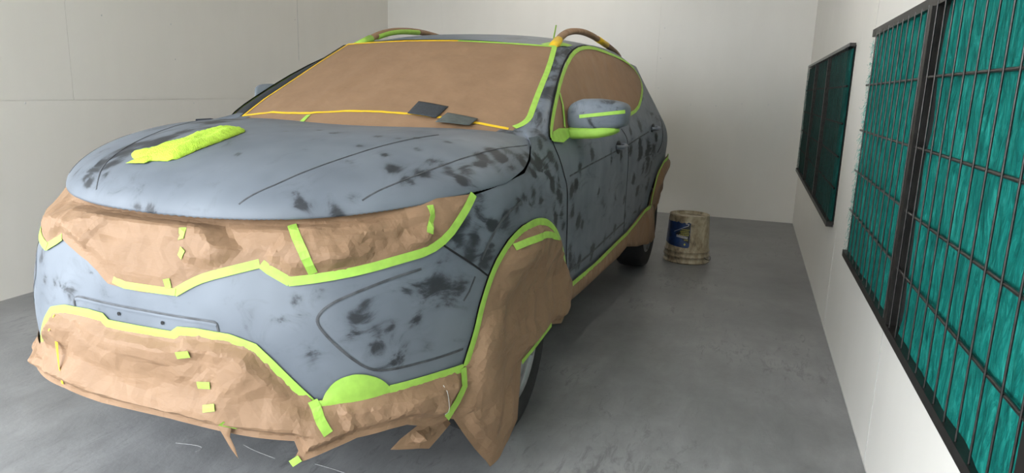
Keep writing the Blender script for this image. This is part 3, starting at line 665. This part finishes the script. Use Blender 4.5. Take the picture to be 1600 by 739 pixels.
for k in range(nr):
    for j in range(no): Fc.append((k*no+j, (k+1)*no+j, (k+1)*no+(j+1) % no, k*no+(j+1) % no))
hd = mesh_obj('hood', V, Fc, M['primer'], car); add_dark(hd, -.02)
solid(hd, .022); tag(hd, 'hood in sanded grey primer with dark patches')
# cowl strip below the windscreen
A_ = [(x, .09+.1*(x/.65)**2, 1.055-.03*(abs(x)/.65)**2) for x in [-.70+.07*i for i in range(21)]]
B_ = [(x, wind(x, 1.09)[1]+.03, 1.075) for x in [-.70+.07*i for i in range(21)]]
loft('cowl_panel', A_, B_, 20, 2, M['under'], car)
cc_a = [hood(.58, .175), hood(.65, .198), hood(.71, .188), body(1.1752, 1.06, -.004), body(1.26, 1.080, -.002), body(1.34, 1.07, -.001), body(1.395, 1.055, -.001)]
cc_b = [wind(.58, 1.10), wind(.6312, 1.1038), wind(.6539, 1.1168)]+[tuple(Vector(wsr[2]).lerp(Vector(winf[0]), t)) for t in (.3, .6, 1.)]
cowl_c = loft('fender_cowl', cc_a, cc_b, 24, 5, M['primer'], car, .0, dark=.2)
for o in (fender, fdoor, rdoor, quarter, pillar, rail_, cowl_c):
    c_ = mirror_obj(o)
    if o is pillar: c_.data.attributes['dark'].data.foreach_set('value', [.75]*len(c_.data.vertices))  # far pillar set darker all over than the near one
# dark inner structure
V = []; Fc = []; ws = [-4.6+9.2*i/120 for i in range(121)]; zs = [.24, .35, .5, .65, .8, .87]
def shr(p, z):
    X, Y, _ = p; Xm = max(min(X, .60), -.60); Ym = min(max(Y, -.80 if z > .3 else -.70), 3.25)
    return (X*.80, Ym+(.05 if Y < -.6 else 0), z)
for z in zs:
    for w_ in ws: V.append(shr(body(w_, z), z))
n_ = len(ws)
for i in range(len(zs)-1):
    for j in range(n_-1): Fc.append((i*n_+j, i*n_+j+1, (i+1)*n_+j+1, (i+1)*n_+j))
Fc += [tuple(reversed(range(n_))), tuple((len(zs)-1)*n_+j for j in range(n_))]
mesh_obj('underbody', V, Fc, M['under'], car, False)
# panel gaps and sanded edges
gaps_ = [('panel_gap', chaikin(SEAM_BF), .006, 'dark'), ('panel_gap', chaikin(DOOR1), .007, 'dark'), ('panel_gap', chaikin(DOOR2), .007, 'dark'), ('panel_gap', chaikin(DOOR3), .007, 'dark')]
for nm, p, wd_, mt in gaps_: mirror_obj(ribbon(nm, body, p, wd_, M[mt], car, .0025))
for nm, p, wd_ in [('body_crease', DCREASE, .007), ('body_crease', DCREASE2, .008), ('body_crease', DLOW, .012), ('body_crease', chaikin(FCREASE), .010)]:
    mirror_obj(ribbon(nm, body, p, wd_, M['crease'], car, .002))
mirror_obj(ribbon('fog_lamp_crease', body, chaikin(BEZEL, 2), .007, M['crease'], bumper, .002)); mirror_obj(ribbon('fog_lamp_crease', body, BEZ2, .006, M['crease'], bumper, .002))
for p in (HC1, HC2): mirror_obj(ribbon('hood_crease', hood, chaikin(p), .0045, M['crease'], hd, .0015))
# number plate recess: raised ledge and two holes
ribbon('plate_recess_edge', body, chaikin(PLATE, 2), .006, M['crease'], bumper, .0022); ribbon('plate_recess_ledge', body, chaikin([(a, z-.006) for a, z in PLATE[2:7]], 2), .008, M['primer'], bumper, .0035)
for a, z in HOLES:
    P, n = surf_frame(body, a, z, .001); x_ = n.cross(Vector((0, 0, 1))).normalized(); y_ = n.cross(x_)
    V = [P+(x_*math.cos(k*math.pi/5)+y_*math.sin(k*math.pi/5))*.0055+n*.0016 for k in range(10)]+[P-n*.006]
    o = mesh_obj('screw_hole', V, [(k, (k+1) % 10, 10) for k in range(10)]+[tuple(range(10))], M['dark'], bumper)
# ------------- masking paper and tape
def on_paper(surf, base, disp, poly):
    def f(u, v, off=0.): return surf(u, v, base+disp(u, v, edge_dist((u, v), poly) if inside((u, v), poly) else 0)+off)
    return f
TW = .024
gl = [(0, .688)]+GR_LOW_R[1:]
g_top = [(.765, .945), (.63, .942), (.45, .928), (.27, .914), (.12, .905), (0, .902)]
glm = mir(gl[1:13])
gpoly = gl+g_top+[(-a, b) for a, b in reversed(g_top[:-1])]+[(-a, b) for a, b in reversed(gl[1:])]
def gsurf(u, v, off=0.): return body(u, v, off-.032*smooth(.80, .90, v)*(1-smooth(.45, .68, abs(u))))
GF = folds(11, -.7, .7, .66, .95, 14, .015, .032, .018)
gp = region('grille_masking_paper', gsurf, gpoly, .0095, M['kraft'], car, .004, GF, flat=True)
tag(gp, 'crumpled brown paper over grille and headlamps')
ribbon('masking_tape', body, chaikin(gl[1:3]+gl[3:6], 1), TW, M['lime'], gp, .0045, 0.006, .015, jag=.0)
ribbon('masking_tape', body, gl[5:8], TW, M['lime'], gp, .005, .006, .015); ribbon('masking_tape', body, chaikin(gl[7:], 1), TW, M['lime'], gp, .006, .006, .015, jag=.0)
ribbon('masking_tape', body, [(-.03, .703), (-.012, .693), (.0379, .6952)], TW*.8, M['lime'], gp, .0055, .006, .01)
ribbon('masking_tape', body, chaikin(mir(list(reversed(gl[7:]))), 1), TW, M['lime'], gp, .006, .006, .015); ribbon('masking_tape', body, mir(list(reversed(gl[5:8]))), TW, M['lime'], gp, .005, .006, .015)
gpsf = on_paper(gsurf, .004, GF, gpoly)
ribbon('tape_strip', gpsf, GR_STRIP1, .024, M['lime'], gp, .003, 0, .02); ribbon('tape_strip', gpsf, GR_STRIP2, .020, M['lime'], gp, .003, 0, .02)
for i in (0, 2, 4): ribbon('tape_tab', gpsf, GR_BITS[i:i+2], .020, M['lime'], gp, .003, 0, .02)
# lower bumper paper
lt = LOW_TOP[1:]; fg = FOG
left_top = [(-a, z) for a, z in lt]
lb = [(.7311, .3026), (.6788, .3065), (.6025, .3342), (.5529, .3358), (.4506, .3302), (.3854, .3092), (.3057, .2783), (.2789, .2765), (.2936, .3063), (.284, .3331), (.1946, .3364), (.1213, .3409), (.0211, .3485), (-.0511, .347), (-.1569, .355), (-.2545, .353), (-.34, .352), (-.45, .335), (-.60, .33), (-.75, .32)]
lpoly = [(0, .5925)]+lt+fg[8:]+[(.80, .44), (.7973, .3825)]+lb+[(-.80, .40), (-.80, .44)]+[(-a, z) for a, z in reversed(fg[8:])]+list(reversed(left_top))
LF = folds(23, -.75, .8, .28, .60, 16, .018, .038, .021)
lp = region('lower_masking_paper', hang, lpoly, .0095, M['kraft'], car, .005, LF, flat=True); solid(lp, .0008)
lpsf = on_paper(hang, .005, LF, lpoly)
tag(lp, 'crumpled brown paper over lower grille')
ribbon('masking_tape', body, [(0, .5925)]+lt, TW, M['lime'], lp, .0055, -.007, .015, jag=.0); ribbon('masking_tape', body, list(reversed(left_top))+[(0, .5925)], TW, M['lime'], lp, .0055, -.007, .015, jag=.0)
ribbon('masking_tape', hang, fg[8:], TW, M['lime'], lp, .0058, -.008, .015, jag=.0); ribbon('masking_tape', hang, [(-a, z) for a, z in reversed(fg[8:])], TW, M['lime'], lp, .0058, -.008, .015)
ribbon('masking_tape', lpsf, chaikin(LOW_DIAG, 1), .026, M['lime'], lp, .003, 0, .012)
fgp = [fg[0]]+chaikin(fg[1:9], 2)+[(.556, .437), (.45, .430), (.345, .424)]
for sg in (1,):
    region('fog_lamp_tape', hang, [(sg*a, z) for a, z in (fgp if sg > 0 else list(reversed(fgp)))], .014, M['lime'], lp, .006, lambda u, v, d: .006*min(d/.03, 1)+.0008*math.sin(v*600))
for i in range(0, 10, 2): ribbon('tape_tab', lpsf, LOW_BITS[i:i+2], .019, M['lime'], lp, .005, 0, .06)
ribbon('yellow_tape_strip', lpsf, LOW_YEL[2:], .011, M['yellow'], lp, .005, 0, .09); ribbon('yellow_tape_strip', lpsf, LOW_YEL[:2], .009, M['yellow'], lp, .004, 0, .09)
ribbon('torn_edge', lpsf, [(.716, .420), (.719, .39), (.717, .36), (.714, .335)], .0022, M['caulk'], lp, .002, 0, .02)
dg = region('torn_paper_strip', hang, [(.112, .365), (.142, .365), DANGLE[1], (.150, .31), DANGLE[2], (.142, .305)], .012, M['kraft'], lp, .02); solid(dg, .0006)
cr = region('torn_paper_flap', hang, CRUMP, .014, M['kraft'], lp, -.03, folds(5, .55, .78, .2, .32, 24, .03, .025, .03), flat=True); solid(cr, .0006)
# wheel-arch paper, hanging towards the floor
ap = [(.8013, .4383)]+ARCH[1:]+[ARCH_PAP[-1], ARCH_PAP[-2], ARCH_PAP[-3]]+list(reversed(ARCH_PAP[1:-3]))+[(.772, .347), (.797, .3816)]
AF = folds(41, .75, 1.6, .1, .8, 12, .016, .05, .013)
awr = region('wheel_arch_masking_paper', hang, ap, .013, M['kraft'], car, .006, AF, flat=True); solid(awr, .0008)
apsf = on_paper(hang, .006, AF, ap)
t1 = ribbon('masking_tape', body, chaikin(ARCH, 2), TW*1.05, M['lime'], awr, .009, -.008, .015, jag=.0); t2 = ribbon('masking_tape', apsf, chaikin(ARCH_IN, 1), TW, M['lime'], awr, .003, 0, .015)
t3 = ribbon('masking_tape', apsf, ARCH_LT, TW, M['lime'], awr, .003, 0, .015); t4 = ribbon('masking_tape', hang, [ARCH_PAP[10], ARCH_PAP[11], ARCH_PAP[12]], .016, M['lime'], awr, .009, .0, .015)
aw2 = mirror_obj(awr, car)
for t in (t1, t2, t3, t4): mirror_obj(t, aw2)
# sill paper
sp = SILL[:1]+SILL[1:5]+[(3.50, .51), r_arch[1], (3.53, .60), (3.76, .60), (3.775, .40), (3.765, .225), (3.694, .2204), (3.1835, .2902), (2.8961, .3461), (2.6764, .3341), (2.1734, .3462), (1.8025, .3544), (1.618, .362), (1.46, .36)]
sl = region('sill_masking_paper', hang, sp, .03, M['kraft'], car, .010, folds(61, 1.5, 3.8, .25, .5, 40, .006, .06, .006)); solid(sl, .0008)
s1 = ribbon('masking_tape', body, SILL[:5]+[(3.50, .51), (3.55, .56), (3.745, .595)], TW, M['lime'], sl, .0205, -.006, .03, jag=.0)
sl2 = mirror_obj(sl, car); mirror_obj(s1, sl2)
# rear wheel-arch paper
ra = RARCH[:3]+[(3.50, .52), (3.76, .46), (3.80, .40), (3.85, .36), (3.95, .37), (4.02, .42), (4.06, .55), (4.05, .68), (3.95, .78), (3.85, .82)]
rw_ = region('wheel_arch_masking_paper', body, ra, .022, M['kraft'], car, .016, folds(71, 3.5, 4.1, .35, .85, 30, .012, .06, .012)); solid(rw_, .0008)
r1 = ribbon('masking_tape', body, chaikin([(3.9, .81)]+RARCH[:3]+[(3.50, .52)], 1), .02, M['lime'], rw_, .022, 0, .02)
r2_ = mirror_obj(rw_, car); mirror_obj(r1, r2_)
# windscreen paper
bottom = [(.6264, 1.092), (.5577, 1.075), (.3909, 1.066), (.2606, 1.072), (-.2053, 1.078), (-.6095, 1.083)]
wlm = [(-.6424, 1.0973), (-.6534, 1.1684), (-.6285, 1.2545), (-.6045, 1.3505), (-.5671, 1.4476)]
wt = [(-.5651, 1.4508), (-.1772, 1.4663), (.099, 1.4692), (.3433, 1.4605), (.5651, 1.4508)]
wpoly = list(reversed(bottom))+list(reversed(W_R))[0:]+list(reversed(wt))[1:-1]+list(reversed(wlm))
WF = folds(83, -.6, .6, 1.07, 1.2, 26, .0050, .045, .005)
wp = region('windscreen_masking_paper', wind, wpoly, .02, M['flatkraft'], car, .003, WF)
tag(wp, 'smooth brown paper covering the windscreen')
ribbon('black_edge_strip', wind, wlm, .022, M['dark'], wp, .006, .016, .03); ribbon('yellow_masking_tape', wind, wlm, .012, M['yellow'], wp, .006, -.003, .03); ribbon('yellow_masking_tape', wind, wt[:2]+[(.099, 1.4692)], .014, M['yellow'], wp, .007, -.004, .03)  # black strip runs along the far windscreen edge only
ribbon('masking_tape', wind, [(.099, 1.4692)]+wt[3:], .016, M['lime'], wp, .007, -.004, .03); ribbon('masking_tape', wind, chaikin(W_R, 1), .024, M['lime'], wp, .006, -.006, .02)
wpsf = on_paper(wind, .003, WF, wpoly)
ribbon('yellow_masking_tape', wpsf, W_B, .015, M['yellow'], wp, .003, 0, .02); ribbon('tape_tab', wpsf, [(-.235, 1.118), (-.232, 1.09)], .022, M['lime'], wp, .004, 0, .01)
# side-window paper
sw = region('window_masking_paper', body, WIN, .026, M['flatkraft'], car, .004, folds(91, 1.4, 3.7, 1.07, 1.45, 30, .005, .06, .004))
a1 = ribbon('masking_tape', body, chaikin(WIN[:11]+WIN[11:15], 1), .020, M['lime'], sw, .0085, -.004, .025); a2 = ribbon('masking_tape', body, WIN[14:]+WIN[:1], .022, M['lime'], sw, .009, 0, .03)
a3 = ribbon('masking_tape', body, WSTRIP, .015, M['lime'], sw, .011, 0, .02); a4 = ribbon('black_edge_strip', body, chaikin(WIN[:13], 1), .008, M['dark'], sw, .003, .010, .03)  # the black strip here is the side window's rubber seal
a5 = region('masking_tape', body, [(1.385, 1.055), (1.50, 1.045), (1.60, 1.06), (1.62, 1.095), (1.50, 1.10), (1.42, 1.09)], .02, M['lime'], sw, .012)
sw2 = mirror_obj(sw, car)
for a in (a1, a2, a3, a4, a5): mirror_obj(a, sw2)
# mirrors
def superell(name, c, ax, e1, e2, mat, parent, nu=28, nv=14, warp=None):
    f = lambda x, e: math.copysign(abs(x)**e, x); V = []; Fc = []
    for i in range(nv+1):
        la = -math.pi/2+math.pi*i/nv
        for j in range(nu):
            lo = 2*math.pi*j/nu
            p = Vector((ax[0]*f(math.cos(la), e1)*f(math.cos(lo), e2), ax[1]*f(math.cos(la), e1)*f(math.sin(lo), e2), ax[2]*f(math.sin(la), e1)))
            if warp: p = warp(p)
            V.append(Vector(c)+p)
    for i in range(nv):
        for j in range(nu): Fc.append((i*nu+j, i*nu+(j+1) % nu, (i+1)*nu+(j+1) % nu, (i+1)*nu+j))
    return mesh_obj(name, V, Fc, mat, parent)
for sg in (1, -1):
    t = empty('door_mirror'); t.parent = car
    wf = lambda p: Vector((sg*(p.x), p.y+.16*abs(p.x)*(p.x > 0)+.05*p.x, p.z*(1-.25*max(p.x, 0)/.13)-.25*max(0, -p.x-.06)*(p.z > 0)+.04*p.x))
    wf2 = lambda p: Vector((sg*p.x, p.y+.10*p.x, p.z+.06*p.x+.25*max(p.x-.03, 0)*(p.z < 0)*.5))
    if sg < 0:      # the far mirror is folded in
        wf = lambda p: Vector((-(p.x*.45+.02), p.y*.9-p.x*.75+.06, p.z)); wf2 = lambda p: Vector((-(p.x*.4), p.y, p.z))
    h1 = superell('mirror_housing', (sg*(.868 if sg > 0 else .75), .62, 1.155 if sg > 0 else 1.17), (.124, .085, .068), .42, .5, M['primer'], t, warp=wf); add_dark(h1, .2)
    superell('mirror_base_tape', (sg*.835, .60, 1.083), (.125, .070, .026), .6, .6, M['lime'], t, warp=wf2)
    if sg < 0: continue
    P = []; N = []
    for i in range(13):
        x = -.06+.178*i/12; q = abs(x)/.128; y = -.085*(1-q**3.6)**(1/3.6)+.16*max(x, 0)+.05*x
        P.append(Vector((sg*(.868+x), .62+y-.004, 1.150+.022*i/12+.02*x))); N.append(Vector((0, -1, 0)) if i < 11 else Vector((sg*.5, -.85, 0)).normalized())
    if sg < 0: P.reverse(); N.reverse()
    ribbon3('mirror_tape', P, N, .014, M['lime'], t)
# door handles
for sg in (1, -1):
    for a, z in HANDLES:
        P, n = surf_frame(body, a, z, .0); P.x *= sg
        t = empty('door_handle'); t.parent = car
        superell('handle_cup', P, (.004, .062, .042), .8, .9, M['handle'], t, 20, 8)
        V = [P+Vector((sg*.004, -.075, .012)), P+Vector((sg*.03, -.06, .010)), P+Vector((sg*.036, 0, .010)), P+Vector((sg*.03, .075, .012)), P+Vector((sg*.004, .095, .012))]
        tube('handle_bar', chaikin([tuple(v) for v in V], 2), .011, M['primer'], t)
# roof rails
rl = [(.535, 1.02, 1.452), (.53, 1.09, 1.475), (.525, 1.184, 1.512), (.52, 1.296, 1.541), (.52, 1.45, 1.562), (.52, 1.65, 1.572), (.52, 1.85, 1.568), (.52, 2.05, 1.555), (.52, 2.29, 1.537), (.518, 2.56, 1.510), (.51, 2.70, 1.488)]
for sg in (1, -1):
    t = empty('roof_rail'); t.parent = car
    tube('rail_bar', chaikin([(sg*x, y, z) for x, y, z in rl], 2), .021, M['kraft'], t, 10, .8)
    tube('yellow_masking_tape' if sg > 0 else 'masking_tape', [(sg*x, y, z) for x, y, z in [(.537, 1.0, 1.443), (.532, 1.06, 1.465), (.528, 1.13, 1.492)]], [.024, .025, .0235], M['yellow' if sg > 0 else 'lime'], t, 10, .85)
    if sg < 0: tube('masking_tape', [(sg*x+.006, y, z-.006) for x, y, z in chaikin(rl[2:6], 2)], .0205, M['lime'], t, 10, .8)
    tube('yellow_masking_tape', [(sg*x, y, z) for x, y, z in [(.52, 1.98, 1.560), (.52, 2.10, 1.5512), (.52, 2.24, 1.5405)]], .0225, M['yellow'], t, 10, .82)
    region('masking_tape', roof, [(sg*(.50+a), b) for a, b in ((-.02, 1.0), (.07, .99), (.08, 1.25), (-.01, 1.27))][::sg], .03, M['lime'], t, .006)
# aerial
tube('aerial', [(0, 2.74, 1.50), (0, 2.79, 1.60), (0, 2.85, 1.715)], [.008, .006, .005], M['lime'], car)
# wheels
TP = [(.235, -.09), (.30, -.104), (.325, -.098), (.340, -.082), (.345, -.05), (.346, 0), (.345, .05), (.340, .082), (.325, .098), (.30, .104), (.235, .09)]
for (xo, yy) in ((.665, 0), (.70, 2.77)):
    for sg in (1, -1):
        t = empty('wheel'); t.parent = car; L = (sg*xo, yy, .346)
        lathe('tyre', TP, M['tyre'], t, 48, 'x', L)
        lathe('rim', [(.19, sg*-.05), (.215, sg*.06), (.238, sg*.088), (.232, sg*.095), (.222, sg*.078), (.21, sg*-.03)], M['alloy'], t, 40, 'x', L)
        lathe('brake_disc', [(.01, sg*.02), (.16, sg*.02), (.16, 0)], M['under'], t, 24, 'x', L)
        for k in range(10):
            a = 2*math.pi*k/10+(.13 if k % 2 else -.13); c, s = math.cos(a), math.sin(a); V = []
            for r, hw, x0, x1 in ((.03, .020, .03, .075), (.13, .015, .04, .082), (.228, .017, .055, .090)):
                for e in (-1, 1):
                    for x in (x0, x1): V.append((L[0]+sg*x, L[1]+r*c-e*hw*s, L[2]+r*s+e*hw*c))
            Fc = []
            for q in (0, 4): Fc += [(q, q+1, q+5, q+4), (q+1, q+3, q+7, q+5), (q+3, q+2, q+6, q+7), (q+2, q, q+4, q+6)]
            mesh_obj('spoke', V, Fc+[(0, 2, 3, 1), (8, 9, 11, 10)], M['alloy'], t)
        lathe('hub_cap', [(.0, sg*.085), (.028, sg*.083), (.033, sg*.07), (.033, sg*.02)], M['alloy'], t, 20, 'x', L)
# ---------------------------------------------------------------- loose things
cl = chaikin(CLOTH, 2, True)
rng = random.Random(4)
def cdisp(u, v, d):
    return .0025+.017*(1-math.exp(-d/.012))+.008*noise.noise((u*26, v*12, 1))*min(d/.02, 1)+.0034*noise.noise((u*85, v*85, 5))
cl_o = region('microfibre_cloth', hood, cl, .0085, M['cloth'], None, 0, cdisp); tag(cl_o, 'folded fluffy lime-yellow microfibre cloth lying on the hood', 'cloth')
solid(cl_o, .002)
fl = region('folded_corner', hood, [(-.225, -.752), (-.15, -.756), (-.135, -.715), (-.19, -.70)], .009, M['cloth'], cl_o, .006, lambda u, v, d: .006*(1-math.exp(-d/.01))+.002*noise.noise((u*80, v*80, 2)))
def sheet(name, quad, off, tilt, mat, label, bend):
    xs = [q[0] for q in quad]; V = []; Fc = []; n = 8
    for i in range(n+1):
        for j in range(n+1):
            a = i/n; b = j/n
            x = (quad[0][0]*(1-b)+quad[1][0]*b)*(1-a)+(quad[3][0]*(1-b)+quad[2][0]*b)*a
            z = (quad[0][1]*(1-b)+quad[1][1]*b)*(1-a)+(quad[3][1]*(1-b)+quad[2][1]*b)*a
            V.append(wind(x, z, off+tilt*(1-b)+bend*math.sin(math.pi*a)*(1-.4*b)+bend*.4*math.sin(5*a)))
    for i in range(n):
        for j in range(n): c = i*(n+1)+j; Fc.append((c, c+n+1, c+n+2, c+1))
    o = mesh_obj(name, V, Fc, mat); tag(o, label, 'sandpaper', 'sanding sheets on the windscreen paper'); solid(o, .0025); return o
sheet('sanding_sheet', PAD1, .016, .012, M['pad1'], 'black square sanding sheet lying on windscreen paper', .004)
sheet('sanding_sheet', PAD2, .018, .014, M['pad2'], 'worn grey-green sanding sheet nearest the hood edge', .005)
# upturned pail
BX, BY = 1.045, 3.11
bk = empty('paint_bucket', (BX, BY, 0), 'stained upturned plastic pail with torn blue label near rear wheel', 'bucket')
lathe('bucket_wall', [(.160, .0), (.172, .004), (.174, .014), (.168, .020), (.166, .045), (.172, .048), (.173, .058), (.166, .063), (.164, .085), (.169, .088), (.168, .096), (.163, .100), (.150, .33), (.147, .352), (.149, .360), (.144, .363), (.139, .356), (.136, .345), (.0, .343)], M['bucket'], bk, 48)
def on_pail(a, z, off=.001):
    r = .163-(z-.10)*(.013/.23)+off; return (r*math.sin(a), -r*math.cos(a), z)
def pail_patch(name, poly, mat, off, parent, h=.012):
    sf = lambda u, v, o=0.: on_pail(u/.155, v, off)
    return region(name, sf, poly, h, mat, parent)
rng = random.Random(8)
top = [(.030-.225*i/14, .315+rng.uniform(-.007, .004)) for i in range(15)]
lab = pail_patch('label', [(-.205, .150), (-.130, .135), (.0, .125), (.022, .128), (.028, .14)]+top+[(-.205, .30)], M['lblblue'], .0012, bk)
pail_patch('label_band', [(-.085, .225), (.024, .160), (.027, .30), (-.03, .265)], M['lblblack'], .0018, lab)
for i, (u0, u1, z) in enumerate([(-.035, .022, .262), (-.045, .018, .248), (-.040, .021, .235), (-.050, .014, .222), (-.01, .018, .185)]):
    u = u0
    while u < u1:
        wdt = rng.uniform(.004, .009); pail_patch('label_lettering', [(u, z-.003), (u+wdt, z-.0035), (u+wdt, z+.003), (u, z+.0035)], M['lblyel'], .0024, lab, .01); u += wdt+.003
u = -.070
for q in range(8):
    z = .212-.12*(u+.07)
    pail_patch('label_lettering', [(u, z-.009), (u+.007, z-.0095), (u+.007, z-.002), (u+.003, z+.001), (u+.007, z+.004), (u+.007, z+.008), (u, z+.009)], M['lblwhite'], .0024, lab, .01); u += .0108
ribb = [(-.022, .278), (.012, .292), (.016, .305), (-.008, .306)]
for i in range(3): 
    a, b = ribb[i], ribb[i+1]; dx, dz = b[0]-a[0], b[1]-a[1]; l = math.hypot(dx, dz); nx, nz = -dz/l*.0018, dx/l*.0018
    pail_patch('label_line', [(a[0]-nx, a[1]-nz), (b[0]-nx, b[1]-nz), (b[0]+nx, b[1]+nz), (a[0]+nx, a[1]+nz)], M['lblwhite'], .0022, lab, .01)
pail_patch('label_line', [(-.095, .238), (-.022, .276), (-.020, .280), (-.095, .242)], M['lblwhite'], .0022, lab, .01)
pail_patch('label_line', [(-.012, .150), (-.004, .143), (.003, .151), (-.004, .162)], M['lblyel'], .0022, lab, .01)
o = tube('handle_lug', [on_pail(.28, .300, -.004), on_pail(.28, .300, .012)], [.016, .012], M['bucket'], bk, 12)
tube('bail_wire', chaikin([on_pail(.95, .055, .004), on_pail(.98, .040, .03), on_pail(1.2, .036, .035), on_pail(1.5, .05, .01)], 2), .003, M['wire'], bk, 6)
# scrape marks on the floor
for p in ([(-.303, -.571), (-.256, -.561), (-.223, -.556), (-.196, -.559), (-.189, -.58), (-.195, -.592)], [(-.08, -.49), (-.012, -.509), (.078, -.522)], [(.225, -.5), (.281, -.502), (.347, -.509)], [(.745, .66), (.769, .622), (.796, .667)]):
    P = [Vector((x, y, .0012)) for x, y in chaikin(p, 2)]; ribbon3('scrape_mark', P, [Vector((0, 0, 1))]*len(P), .0035, M['dust'], floor, .001)
